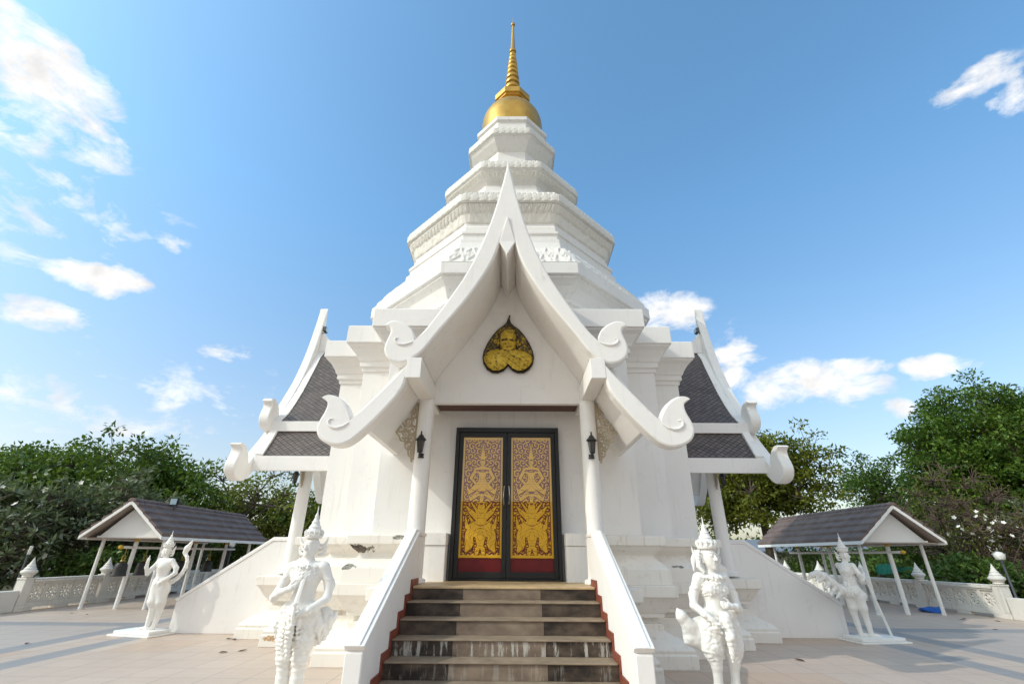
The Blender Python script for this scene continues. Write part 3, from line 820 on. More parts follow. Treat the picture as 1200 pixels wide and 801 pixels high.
def bust():
    nx, ny = 120, 130
    x = np.linspace(-.5, .5, nx)[:, None] + np.zeros((1, ny)); y = np.linspace(-.38, .66, ny)[None, :] + np.zeros((nx, 1))
    h = np.zeros_like(x)
    def dome(cx, cy, rx, ry, a):
        nonlocal h
        h = np.maximum(h, a * np.sqrt(np.clip(1 - ((x - cx) / rx) ** 2 - ((y - cy) / ry) ** 2, 0, 1)))
    dome(-.01, .30, .175, .25, .15); dome(.02, .14, .13, .10, .12)           # head and jaw
    dome(-.185, .25, .035, .09, .07); dome(.18, .25, .035, .09, .07)         # ears
    dome(0, .02, .11, .15, .08)                                              # neck
    dome(-.22, -.14, .27, .26, .11); dome(.22, -.16, .27, .25, .10); dome(0, -.04, .26, .22, .10)
    for ex in (-.065, .075):                                                 # brows, eyes
        h -= .030 * np.exp(-(((x - ex) / .042) ** 2 + ((y - .265) / .022) ** 2))
        h += .016 * np.exp(-(((x - ex) / .05) ** 2 + ((y - .315) / .014) ** 2))
        h += .012 * np.exp(-(((x - ex) / .022) ** 2 + ((y - .262) / .010) ** 2))
    h += .040 * np.exp(-(((x - .005) / .024) ** 2 + ((y - .215) / .055) ** 2)) + .02 * np.exp(-(((x - .005) / .045) ** 2 + ((y - .178) / .02) ** 2))
    h -= .020 * np.exp(-(((x - .005) / .07) ** 2 + ((y - .125) / .011) ** 2)); h += .012 * np.exp(-(((x - .005) / .05) ** 2 + ((y - .103) / .012) ** 2))
    for q in (.0, .06, .12, .18):                                            # robe folds across one shoulder
        h += .014 * (np.abs((x - .02) * .75 + (y + .05) - q + .12) < .012) * (y < .02) * (h > .03)
    tint = np.where(h > .02, .84, .42) - 2.2 * np.exp(-(((np.abs(x - .005) - .07) / .05) ** 2 + ((y - .268) / .022) ** 2)) * .3 - .6 * np.exp(-(((x - .005) / .075) ** 2 + ((y - .127) / .014) ** 2)) - .35 * np.exp(-((np.abs(x) - .17) / .02) ** 2) * (y > .05) * (y < .4) - .45 * np.exp(-((y - .03 - .5 * np.abs(x)) / .022) ** 2) * (np.abs(x) < .2) - .3 * (np.abs(np.sin((x * .75 + y) * 26)) < .22) * (y < -.02)  # shade of eyes, mouth, cheeks, jaw and folds painted into the gilding
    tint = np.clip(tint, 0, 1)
    vein = .012 * (np.sin(np.abs(x) * 60 - y * 38) > .35)
    h = np.where(h < .012, vein, h)
    inside = in_poly(x, y, [(a * .95, b * .95) for a, b in out])
    idx = -np.ones(nx * ny, int); keep = inside.ravel(); idx[keep] = np.arange(keep.sum())
    co = np.stack([x, -.062 - h, y], -1).reshape(-1, 3)[keep]
    i = np.arange(nx - 1)[:, None] * ny + np.arange(ny - 1)[None, :]
    q = np.stack([i, i + ny, i + ny + 1, i + 1], -1).reshape(-1, 4)
    q = idx[q]; q = q[(q >= 0).all(1)]
    fast_mesh('bust_relief', co, q, M['plaque'], plq, smooth=True, attr=tint.ravel()[keep])
bust()

# ================================================================== LANTERNS on the porch columns
def lantern(label, loc, rz):
    t = empty('wall_lantern', loc, label, 'lantern', rz, 'black lanterns on the porch columns')
    m = MB(); m.lathe([(.0, -.02), (.045, -.02), (.05, 0.0), (.045, .02), (.0, .02)], 12, (0, 0, 0), False, False)
    m.tube([(0, 0, -.01), (0, -.05, -.05), (0, -.10, -.03), (0, -.12, .02)], .012, 8)
    m.lathe([(.05, -.055), (.055, -.045), (.05, -.03), (.03, -.02)], 12, (0, 0, -.0))
    m.build('bracket', M['iron'], t, smooth=True)
    m = MB(); c = (0, -.13, 0)
    m.lathe([(.012, .0), (.045, .02), (.05, .035), (.045, .05)], 6, c)
    for k in range(6):
        a = k * PI / 3
        m.tube([(c[0] + .042 * math.cos(a), c[1] + .042 * math.sin(a), .045), (c[0] + .066 * math.cos(a), c[1] + .066 * math.sin(a), .225)], .006, 5)
    m.lathe([(.09, .222), (.098, .232), (.05, .285), (.045, .30), (.02, .325), (.012, .345), (.016, .36), (.005, .39)], 6, c)
    m.build('lantern_cage', M['iron'], t)
    m = MB(); m.lathe([(.036, .05), (.058, .222)], 6, c, False, False)
    m.build('lantern_glass', M['globe'] if False else plain('smoked_glass', (0.10, 0.09, 0.08), 0.15) if 'smoke' not in M else M['smoke'], t)
    M['smoke'] = bpy.data.materials['smoked_glass']
for s, w in ((-1, 'left'), (1, 'right')):
    lantern('black wall lantern on the %s column of the front porch' % w, (s * 1.475, YC - 5.05 - .14, 3.16), 0)
    side = 'left' if s < 0 else 'right'
    for yy, nm in ((-1.475, 'near'), (1.475, 'far')):
        lantern('black wall lantern on the %s column of the porch %s of the stupa' % (nm, side), (s * (5.05 + .14), YC + yy, 3.16), R(-90) if s < 0 else R(90))
# little floodlights behind the peaks of the side porches, a strip light on the fourth tier
for s, w in ((-1, 'left'), (1, 'right')):
    t = empty('floodlight', (s * 6.0, YC, 7.98), 'small metal floodlight behind the roof peak of the %s side porch' % w, 'floodlight', R(-90) * s, 'floodlights on the porch peaks')
    m = MB(); m.box(-.10, .10, -.05, .05, .10, .26, .01); m.build('lamp_head', M['steel'], t)
    m = MB(); m.tube([(0, 0, -.1), (0, 0, .12)], .02, 6); m.tube([(-.12, .02, .0), (0, 0, .08), (.14, .06, .04)], .015, 5); m.build('bracket', M['steel'], t)
    m = MB(); m.box(-.08, .08, -.054, -.051, .12, .24); m.build('lens', M['lens'], t)
m = MB(); a = PI / 8
p0 = Vector((2.24 / math.cos(a) * math.cos(-a), 2.24 / math.cos(a) * math.sin(-a), 13.17)); p1 = Vector((2.24 / math.cos(a) * math.cos(a), 2.24 / math.cos(a) * math.sin(a), 13.17))
m.tube([p0.lerp(p1, .08), p0.lerp(p1, .9)], .035, 8)
for k in (.2, .5, .8):
    q = p0.lerp(p1, k); m.box(q.x - .05, q.x + .05, q.y - .05, q.y + .05, 13.08, 13.15)
o = m.build('strip_light', M['iron'], None); o.location = (0, YC, 0)
tag(o, 'black strip light lying along the right edge of a high tier of the stupa', 'strip light')
# ================================================================== GROUND, PAVEMENT, PAVILIONS, RAILS
o = mesh_obj('ground', [(-1500, -1500, -.004), (1500, -1500, -.004), (1500, 1500, -.004), (-1500, 1500, -.004)], [(0, 1, 2, 3)], M['soil']); o['kind'] = 'structure'
o = mesh_obj('pavement', [(-15.4, -14, 0), (15.4, -14, 0), (15.4, 27.6, 0), (-15.4, 27.6, 0)], [(0, 1, 2, 3)], M['paving']); o['kind'] = 'structure'

def pavilion(label, x, y):
    """gabled tile roof on white posts; base at the middle of its near end"""
    t = empty('bell_pavilion', (x, y, 0), label, 'pavilion')
    hw, L, ez, rz = 1.32, 6.5, 2.06, 3.14
    sl = (rz - ez) / hw
    ang = math.atan(sl); n = 5
    m = MB()
    for s in (1, -1):
        # overlapping courses of interlocking tiles, each with a rolled lower edge
        for k in range(n):
            a0, a1 = k / n, (k + 1) / n + .03
            x0, x1 = hw * (1 - a0), hw * (1 - min(a1, 1.0))
            z0, z1 = ez + (rz - ez) * a0, ez + (rz - ez) * min(a1, 1.0)
            nt = 24
            rows = []
            for i in range(nt * 4 + 1):
                yy = -.1 + (L + .2) * i / (nt * 4)
                w = .016 * (0.5 + 0.5 * math.cos(2 * PI * i / 4))
                rows.append([(s * x0, yy, z0 + .10 + w), (s * x1, yy, z1 + .018 + w), (s * x1, yy, z1 - .01), (s * x0, yy, z0 + .01)])
            m.loft(rows if s > 0 else [list(reversed(r)) for r in rows])
    m.build('tile_roof', M['tile'], t)
    m = MB()
    for i in range(17):
        yy = -.12 + (L + .24) * i / 17
        m.loft([[(.13 * sc * math.cos(a), y_, rz - .02 + .10 * sc * math.sin(a)) for a in [PI * k / 6 for k in range(7)]] for y_, sc in ((yy, 1.0), (yy + (L + .24) / 17 * 1.04, .9))])
    m.build('ridge_tiles', M['tile'], t)
    m = MB()
    for y0, y1 in ((-.1, -.06), (L + .06, L + .1)):
        for s in (1, -1):
            m.prism([(s * 0.001, rz + .005), (s * hw, ez + .005), (s * hw, ez - .10), (s * 0.001, rz - .12)], y0, y1)
    for s in (1, -1):
        m.box(min(s * (hw - .03), s * hw), max(s * (hw - .03), s * hw), -.055, L + .055, ez - .10, ez + .0)
    m.build('fascia', M['post'], t, bevel=0.004)
    m = MB()
    for s in (1, -1):
        m.prism([(s * .001, rz - .02), (s * (hw - .04), ez + .0), (s * (hw - .04), ez - .03), (s * .001, rz - .05)], -.05, L + .05)
    m.box(-hw + .03, hw - .03, .2, L - .2, ez - .06, ez - .03)
    m.build('ceiling_boards', M['soffit'], t)
    for y0 in (.25, L - .28):
        m = MB(); m.prism([(-.98, ez - .03), (.98, ez - .03), (0, rz - .16)], y0, y0 + .03)
        m.box(-1.0, 1.0, y0 - .03, y0, ez - .05, ez + .02)
        m.build('gable_panel', M['post'], t)
    for yy in (.55, 5.85):
        for s in (1, -1):
            m = MB(); m.lathe([(.062, 0), (.06, .05), (.052, .06), (.052, 2.02)], 12, (s * 1.0, yy, 0))
            m.build('post', M['post'], t, smooth=True)
    m = MB()
    for s in (1, -1):
        m.box(s * 1.0 - .04, s * 1.0 + .04, .4, L - .4, 2.02, 2.08)
    m.build('eave_beam', M['post'], t)
    return t
PX, PY = 12.32, 15.65
pavilion('long open pavilion with brown tile roof over black bells, left of the stupa', -PX, PY)
pavilion('long open pavilion with brown tile roof over a blue sheet, right of the stupa', PX, PY)

def bell_rack(label, x, y):
    t = empty('bell_rack', (x, y, 0), label, 'bell rack', 0, 'white bell racks with yellow tips under the pavilions')
    for yy in (.55, 3.62, 5.7):
        m = MB(); m.lathe([(.065, 0), (.062, 1.93)], 12, (0, yy, 0)); p = m.build('rack_post', M['post'], t, smooth=True)
        m = MB(); m.lathe([(.06, 1.90), (.066, 1.95), (.066, 2.0), (.04, 2.04), (.03, 2.08), (.036, 2.12), (.01, 2.18)], 12, (0, yy, 0)); m.build('yellow_tip', M['yellow'], p, smooth=True)
    m = MB(); m.tube([(.0, .0, 1.745), (.0, 6.4, 1.745)], .04, 10); b = m.build('crossbar', M['post'], t, smooth=True)
    m = MB(); m.lathe([(.045, 0), (.055, .03), (.06, .07), (.05, .11), (.02, .14)], 12); o = m.build('yellow_tip', M['yellow'], b, smooth=True)
    o.rotation_euler = (R(90), 0, 0); o.location = (0, .02, 1.745)
    return t
bell_rack('white bell rack carrying a row of black bells under the left pavilion', -PX + .02, PY + .1)
bell_rack('white empty rack with yellow tips under the right pavilion', PX - .02, PY + .1)
bell0 = None
BL = ['black bell nearest the open end of the left pavilion, gilded shackle showing', 'black bell second from the open end of the left pavilion', 'black bell in the middle of the row under the left pavilion', 'black bell fourth along the row under the left pavilion', 'black bell next to the far posts of the left pavilion']
for i, yy in enumerate((.22, 1.15, 2.2, 3.1, 4.7)):
    if bell0 is None:
        bell0 = empty('temple_bell', (0, 0, 0), '', 'bell', 0, 'black bells hanging under the left pavilion')
        m = MB(); m.lathe([(.19, 0), (.21, .012), (.205, .04), (.188, .08), (.18, .24), (.165, .32), (.135, .375), (.065, .405), (.04, .41)], 24); m.build('bell_body', M['bronze'], bell0, smooth=True)
        m = MB(); m.lathe([(.06, .405), (.075, .43), (.05, .47)], 12)
        m.tube([(0, .07 * math.cos(a), .53 + .07 * math.sin(a)) for a in [2 * PI * k / 12 for k in range(13)]], .018, 6)
        m.tube([(0, 0, .58), (0, 0, .80)], .012, 6); m.build('shackle', M['gold_cap'], bell0, smooth=True)
        b = bell0
    else:
        b = copy_tree(bell0)
    b.location = (-PX + .02, PY + .1 + yy, .915); b['label'] = BL[i]
# floodlight clamped on the left pavilion's roof
t = empty('roof_floodlight', (-PX + .20, PY + 1.55, 3.02), 'square floodlight with a pale blue glass fixed on the left pavilion roof', 'floodlight', R(20))
m = MB(); m.box(-.12, .12, -.045, .045, .12, .36, .012); m.box(-.135, .135, .046, .085, .15, .33); m.build('lamp_head', M['black'], t)
m = MB(); m.box(-.098, .098, -.051, -.046, .14, .34); m.build('lens', M['lens'], t)
m = MB(); m.tube([(-.13, 0, .24), (-.14, 0, .05), (0, 0, .0), (.14, 0, .05), (.13, 0, .24)], .012, 6); m.box(-.07, .07, -.05, .05, -.05, .02); m.build('bracket', M['black'], t)

# ------------------------------------------------------------------ balustrades
def rail_section(L, npan):
    t = empty('balustrade_section', (0, 0, 0), '', 'balustrade', 0, 'white balustrade sections round the terrace')
    m = MB()
    m.box(.17, L - .17, -.10, .10, .085, .22); m.box(.16, .45, -.095, .095, 0, .088); m.box(L / 2 - .25, L / 2 + .25, -.095, .095, 0, .088); m.box(L - .45, L - .16, -.095, .095, 0, .088)
    m.build('plinth', M['rail'], t, bevel=0.008)
    m = MB(); m.box(.17, L - .17, -.09, .09, .71, .76); m.box(.17, L - .17, -.13, .13, .762, .83); m.box(.17, L - .17, -.11, .11, .832, .87)
    m.build('coping', M['rail'], t, bevel=0.012)
    w = (L - .40) / npan
    for i in range(npan):
        x0 = .20 + w * i; cx, cz = x0 + w / 2, .465; hw, hh = w / 2, .243
        m = MB()
        m.box(x0 + .004, x0 + .05, -.07, .07, .222, .708); m.box(x0 + w - .05, x0 + w - .004, -.07, .07, .222, .708)
        m.box(x0 + .05, x0 + w - .05, -.028, .028, cz - hh + .001, cz - hh + .075); m.box(x0 + .05, x0 + w - .05, -.028, .028, cz + hh - .075, cz + hh - .001)
        # pierced panel: a ring with a petalled boss, tied to the four corners
        r = min(hw - .06, hh - .05)
        m.tube([(cx + r * math.cos(a), 0, cz + r * math.sin(a)) for a in [2 * PI * k / 20 for k in range(21)]], .036, 8, False)
        for k in range(8):
            a = k * PI / 4 + PI / 8
            m.tube([(cx + .03 * math.cos(a), -.0, cz + .03 * math.sin(a)), (cx + .55 * r * math.cos(a), -.02, cz + .55 * r * math.sin(a)), (cx + r * math.cos(a), 0, cz + r * math.sin(a))], [.03, .04, .016], 6)
        m.lathe([(.05, 0), (.045, .02), (.02, .035)], 10, (0, 0, 0)) if False else None
        for sx in (1, -1):
            for sz in (1, -1):
                m.tube([(cx + sx * r * .6, 0, cz + sz * r * .75), (cx + sx * (hw - .04), 0, cz + sz * (hh - .03))], .035, 6)
        m.build('pierced_panel', M['rail'], t)
    return t
def rail_pier(h=.95):
    t = empty('rail_pier', (0, 0, 0), '', 'pier', 0, 'white lotus topped piers of the terrace balustrade')
    m = MB(); m.box(-.16, .16, -.16, .16, 0, .14); m.box(-.135, .135, -.135, .135, .142, .84); m.box(-.15, .15, -.15, .15, .842, .89)
    m.build('shaft', M['rail'], t, bevel=0.012)
    m = MB(); m.lathe([(.10, .89), (.14, .91), (.12, .94), (.15, .97), (.205, 1.03), (.20, 1.07), (.14, 1.12), (.15, 1.14), (.12, 1.17), (.10, 1.20), (.105, 1.22), (.07, 1.26), (.045, 1.33), (.02, 1.40), (.004, 1.45)], 16)
    m.build('lotus_finial', M['rail'], t, smooth=True)
    return t
sec0, pier0 = None, None
RX, RL = 14.55, 2.9
ys = [15.35 + RL * k for k in range(5)]
WH = ['nearest the camera', 'second from the near end', 'third from the near end', 'fourth, in the far half', 'at the far corner of the terrace']
for sgn, side in ((-1, 'left'), (1, 'right')):
    for k, yy in enumerate(ys):
        p = rail_pier() if pier0 is None else copy_tree(pier0); pier0 = pier0 or p
        p.location = (sgn * RX, yy, 0); p['label'] = 'white balustrade pier with lotus bud, %s edge, %s' % (side, WH[k])
        if k < 4:
            q = rail_section(RL, 5) if sec0 is None else copy_tree(sec0); sec0 = sec0 or q
            q.location = (sgn * RX, yy, 0); q.rotation_euler = (0, 0, R(90)); q['label'] = 'weathered white pierced balustrade, %s edge of the terrace, %s' % (side, WH[k])
# the far edge
BN = ['left corner', 'left, behind the bells', 'left of the stupa', 'behind the stupa', 'right of the stupa', 'right, behind the rack', 'right corner']
nb = 10
for k in range(nb):
    x0 = -RX + 2 * RX / nb * k
    if abs(x0 + RX / nb) < 5.0: continue
    q = copy_tree(sec0); q.location = (x0, ys[-1], 0); q.scale = (2 * RX / nb / RL, 1, 1)
    nm = ('left', 'right')[x0 > 0]; kk = k if x0 < 0 else nb - 1 - k
    q['label'] = 'pierced balustrade on the far %s edge of the terrace, %s' % (nm, ('in the corner', 'beside the corner one', 'behind the pavilion end', 'nearest the stupa')[min(kk, 3)])
    if k not in (0,):
        p = copy_tree(pier0); p.location = (x0, ys[-1], 0); p['label'] = 'lotus topped pier on the far %s edge, %s' % (nm, ('in the corner', 'first from the corner', 'second from the corner', 'third from the corner')[min(kk, 3)])
# solid low walls leading towards the camera from the near piers
for s, w in ((-1, 'left'), (1, 'right')):
    m = MB(); m.prism([(15.18, 0), (15.18, .56), (13.6, .56), (7.0, .56), (7.0, 0)], s * RX - .13, s * RX + .13, axis='x')
    o = m.build('low_wall', M['rail'], None, bevel=0.02); tag(o, 'plain low white wall running forward from the near %s pier' % w, 'wall')
# globe lamps behind the rails
def lamp(label, x, y, h, globe=True):
    t = empty('lamp_post', (x, y, -.004), label, 'lamp post')
    m = MB(); m.lathe([(.07, 0), (.06, .08), (.038, .12), (.032, h - .08), (.05, h - .06), (.05, h)], 10); m.build('pole', M['steel'], t, smooth=True)
    m = MB()
    if globe: m.lathe([(.05, h), (.12, h + .04), (.15, h + .12), (.135, h + .2), (.08, h + .26), (.01, h + .28)], 18)
    else: m.lathe([(.045, h), (.05, h + .02), (.05, h + .24), (.035, h + .26)], 12)
    m.build('globe' if globe else 'lamp_tube', M['globe'], t, smooth=True)
lamp('lamp post with a white globe behind the balustrade on the right', 16.3, 16.8, 1.52)
lamp('lamp post with a white globe seen below the far end of the left pavilion roof', -14.3, 25.4, 1.86)
lamp('thin post with a white tube lamp in front of the frangipani on the left', -16.4, 17.0, 1.52, False)
# things lying about
m = MB(); r2 = random.Random(3)
rings = []
for k, (w, h) in enumerate(((.02, .01), (.28, .12), (.36, .17), (.34, .13), (.22, .10), (.02, .02))):
    rings.append([((-.45 + .18 * k) + r2.uniform(-.02, .02), w * math.cos(2 * PI * i / 14), max(.004, h * (math.sin(2 * PI * i / 14) * .5 + .5) * r2.uniform(.75, 1.2))) for i in range(14)])
m.loft(rings)
o = m.build('plastic_sheet', M['blue'], None, smooth=False); o.location = (13.72, 17.15, 0); o.rotation_euler = (0, 0, R(75))
tag(o, 'crumpled blue plastic sheet on the floor by the right pavilion post', 'plastic sheet')
for i, (x, y, L, lab) in enumerate(((17.3, 19.4, 1.5, 'green shade net stretched among the shrubs, beyond the lotus pier on the right'), (16.2, 21.5, 2.2, 'wide green shade net behind the right pavilion'))):
    nx = 18; rows = []
    for k in range(nx + 1):
        u = k / nx
        rows.append([(L * (u - .5), .12 * math.sin(u * 9 + i), .95 + .25 * math.sin(u * 4) * .3 + (v - .5) * (.28 + .1 * math.sin(7 * u)) ) for v in (0, 1)] + [(L * (u - .5), .12 * math.sin(u * 9 + i) + .01, .95 + .25 * math.sin(u * 4) * .3 + (v - .5) * (.28 + .1 * math.sin(7 * u))) for v in (1, 0)])
    m = MB(); m.loft(rows); o = m.build('shade_net', M['green_net'], None); o.location = (x, y, .15); o.rotation_euler = (0, 0, R(-25 + 50 * i))
    tag(o, lab, 'net')
t = empty('metal_table', (11.0, 20.6, 0), 'long dark table with green metal legs under the right pavilion', 'table')
m = MB(); m.box(-.35, .35, -1.1, 1.1, .62, .66, .006); m.build('table_top', M['steel'], t)
for sx in (1, -1):
    for yy in (-1.0, 0.0, 1.0):
        m = MB(); m.box(sx * .3 - .02, sx * .3 + .02, yy - .02, yy + .02, 0, .62); m.build('leg', M['green_metal'], t)
m = MB(); m.box(-.3, .3, -1.0, 1.0, .18, .20); m.build('shelf', M['green_metal'], t)
# a few dry leaves dropped on the paving
r2 = random.Random(11)
leaf0 = None
for i, (x, y) in enumerate(((-5.0, 9.6), (-4.75, 9.75), (-5.7, 11.0), (-5.55, 10.9), (-3.6, 9.7), (-9.2, 10.3), (5.0, 9.3), (12.0, 13.2), (12.6, 12.2), (-12.6, 15.1), (-11.9, 14.8), (13.2, 15.4), (12.9, 15.1), (13.6, 14.8))):
    if leaf0 is None:
        o = leaf0 = mesh_obj('fallen_leaf', [(0, -.07, .004), (.03, -.02, .016), (.024, .03, .02), (0, .085, .012), (-.024, .03, .018), (-.03, -.02, .014), (0, 0, .006)], [(0, 1, 6), (1, 2, 6), (2, 3, 6), (3, 4, 6), (4, 5, 6), (5, 0, 6)], M['dry_leaf'])
    else:
        o = leaf0.copy(); COL.objects.link(o)
    o.location = (x, y, .001); o.rotation_euler = (0, 0, r2.uniform(0, 6)); o.scale = [r2.uniform(.8, 1.5)] * 3
    tag(o, 'small dry brown leaf lying on the terrace tiles', 'leaf', 'dry leaves fallen on the terrace')
# ================================================================== STATUES (one continuous surface each, from a distance field)
class Field:
    def __init__(self, lo, hi, h):
        self.lo = np.array(lo, float); self.h = h
        self.n = np.ceil((np.array(hi) - self.lo) / h).astype(int) + 1
        self.D = np.full(self.n, 0.5, np.float32)
    def sub(self, lo, hi):
        a = np.clip(np.floor((np.array(lo) - self.lo) / self.h).astype(int), 0, self.n)
        b = np.clip(np.ceil((np.array(hi) - self.lo) / self.h).astype(int) + 1, 0, self.n)
        sl = tuple(slice(i, j) for i, j in zip(a, b))
        g = [self.lo[k] + self.h * np.arange(a[k], b[k], dtype=np.float32) for k in range(3)]
        return sl, g[0][:, None, None], g[1][None, :, None], g[2][None, None, :]
    def merge(self, sl, d, k):
        o = self.D[sl]
        if k > 0:
            hh = np.clip(.5 + .5 * (o - d) / k, 0, 1)
            self.D[sl] = o + (d - o) * hh - k * hh * (1 - hh)
        else:
            self.D[sl] = np.minimum(o, d)
    def cap(self, a, b, ra, rb, k=.03):
        a, b = np.array(a, float), np.array(b, float); m = max(ra, rb) + .09
        sl, x, y, z = self.sub(np.minimum(a, b) - m, np.maximum(a, b) + m)
        d = b - a; L = d @ d + 1e-9
        t = np.clip(((x - a[0]) * d[0] + (y - a[1]) * d[1] + (z - a[2]) * d[2]) / L, 0, 1)
        r = np.sqrt((x - a[0] - t * d[0]) ** 2 + (y - a[1] - t * d[1]) ** 2 + (z - a[2] - t * d[2]) ** 2) - (ra + (rb - ra) * t)
        self.merge(sl, r, k)
    def ell(self, c, r, k=.03, tilt=None, neg=False):
        """tilt: (angle, axis) rotation of the ellipsoid's own axes"""
        m = max(r) + .09; c = np.array(c, float)
        sl, x, y, z = self.sub(c - m, c + m)
        x, y, z = x - c[0], y - c[1], z - c[2]
        if tilt:
            for ang, ax in (tilt if isinstance(tilt[0], tuple) else (tilt,)):
                ca, sa = math.cos(ang), math.sin(ang)
                if ax == 'y': x, z = ca * x - sa * z, sa * x + ca * z
                elif ax == 'x': y, z = ca * y + sa * z, -sa * y + ca * z
                else: x, y = ca * x + sa * y, -sa * x + ca * y
        k0 = np.sqrt((x / r[0]) ** 2 + (y / r[1]) ** 2 + (z / r[2]) ** 2)
        d = (k0 - 1) * min(r) * (0.6 + .4 * np.clip(k0, 0, 1))
        if neg: self.D[sl] = np.maximum(self.D[sl], -d)
        else: self.merge(sl, d, k)
    def chain(self, pts, rads, k=.03):
        for i in range(len(pts) - 1): self.cap(pts[i], pts[i + 1], rads[i], rads[i + 1], k)
    def emboss(self, lo, hi, fn, amp):
        """shallow carving inside a box, fading at its borders"""
        sl, x, y, z = self.sub(lo, hi)
        w = 1.0
        for g, a, b in ((x, lo[0], hi[0]), (y, lo[1], hi[1]), (z, lo[2], hi[2])):
            w = w * np.clip(np.minimum(g - a, b - g) / .03, 0, 1)
        self.D[sl] -= (amp * w * fn(x, y, z)).astype(np.float32)
    def mesh(self, name, mat, parent):
        D = self.D; h = self.h; n = D.shape
        s = D < 0
        c = sum(s[i:n[0] - 1 + i, j:n[1] - 1 + j, k:n[2] - 1 + k].astype(np.int8) for i in (0, 1) for j in (0, 1) for k in (0, 1))
        cell = (c > 0) & (c < 8)
        I = np.argwhere(cell); idx = -np.ones(cell.shape, int); idx[cell] = np.arange(len(I))
        acc = np.zeros((len(I), 3)); cnt = np.zeros(len(I))
        cor = [(i, j, k) for i in (0, 1) for j in (0, 1) for k in (0, 1)]
        val = {q: D[I[:, 0] + q[0], I[:, 1] + q[1], I[:, 2] + q[2]].astype(float) for q in cor}
        for a in cor:
            for ax in range(3):
                if a[ax] == 0:
                    b = list(a); b[ax] = 1; b = tuple(b)
                    va, vb = val[a], val[b]; m = (va < 0) != (vb < 0)
                    t = np.where(m, va / (va - vb + 1e-12), 0)
                    p = np.array(a, float)[None, :] + np.zeros((len(I), 3)); p[:, ax] += t
                    acc[m] += p[m]; cnt[m] += 1
        co = self.lo + h * (I + acc / np.maximum(cnt, 1)[:, None])
        Q = []
        for ax in range(3):
            u, v = (ax + 1) % 3, (ax + 2) % 3
            s0 = [slice(None)] * 3; s1 = [slice(None)] * 3
            s0[ax] = slice(0, n[ax] - 1); s1[ax] = slice(1, n[ax])
            A, B = s[tuple(s0)], s[tuple(s1)]
            e = np.argwhere(A != B)
            e = e[(e[:, u] > 0) & (e[:, v] > 0) & (e[:, u] < n[u] - 1) & (e[:, v] < n[v] - 1)]
            fl = A[e[:, 0], e[:, 1], e[:, 2]]
            def at(du, dv):
                q = e.copy(); q[:, u] += du; q[:, v] += dv
                return idx[q[:, 0], q[:, 1], q[:, 2]]
            q = np.stack([at(-1, -1), at(0, -1), at(0, 0), at(-1, 0)], 1)
            q[~fl] = q[~fl][:, ::-1]
            Q.append(q)
        Q = np.concatenate(Q); Q = Q[(Q >= 0).all(1)]
        return fast_mesh(name, co, Q, M[mat], parent, smooth=True)

def head(F, c, face=(0, -1), s=1.0):
    """head with brow, eyes, nose, mouth, chin and ears looking along face (a unit vector in x, y)"""
    fx, fy = face; sx, sy = -fy, fx
    def P(r, f, u): return (c[0] + (sx * r + fx * f) * s, c[1] + (sy * r + fy * f) * s, c[2] + u * s)
    F.ell(P(0, 0, .01), (.083 * s, .088 * s, .115 * s), .02)
    F.ell(P(0, .035, -.055), (.058 * s, .05 * s, .06 * s), .03)
    F.cap(P(0, .085, .03), P(0, .108, -.022), .010 * s, .016 * s, .012)
    F.cap(P(-.02, .10, -.025), P(.02, .10, -.025), .009 * s, .009 * s, .01)
    for e in (-1, 1):
        F.ell(P(e * .034, .098, .022), (.018 * s, .018 * s, .011 * s), 0, None, True)
        F.ell(P(e * .034, .076, .022), (.017 * s, .017 * s, .011 * s), .004)
        F.cap(P(e * .016, .088, .046), P(e * .058, .07, .047), .008 * s, .006 * s, .01)
        F.chain([P(e * .083, -.01, .05), P(e * .095, -.02, .01), P(e * .088, -.01, -.05)], [.014 * s, .016 * s, .013 * s], .012)
    F.cap(P(-.024, .083, -.056), P(.024, .083, -.056), .009 * s, .009 * s, .006)
    F.cap(P(-.018, .080, -.071), P(.018, .080, -.071), .010 * s, .010 * s, .006)
    F.ell(P(0, .068, -.098), (.028 * s, .024 * s, .02 * s), .02)
def fingers(F, wrist, d, up, side, s=1.0, curl=.5):
    """a palm and five bent fingers; d along the hand, up away from the palm's back, side towards the thumb"""
    w, d, up, side = (np.array(v, float) for v in (wrist, d, up, side))
    F.cap(w, w + d * .065 * s, .026 * s, .034 * s, .02)
    for i, L in enumerate((.062, .072, .068, .052)):
        o = w + d * .075 * s + side * (.030 - .020 * i) * s
        m = o + d * L * .55 * s - up * curl * .012 * s
        F.chain([o, m, m + (d * (1 - curl) - up * curl) * L * .5 * s], [.0115 * s, .0105 * s, .009 * s], .006)
    o = w + d * .02 * s + side * .03 * s
    F.chain([o, o + (d * .55 + side * .75) * .035 * s, o + (d * 1.0 + side * .75) * .062 * s], [.014 * s, .012 * s, .010 * s], .010)
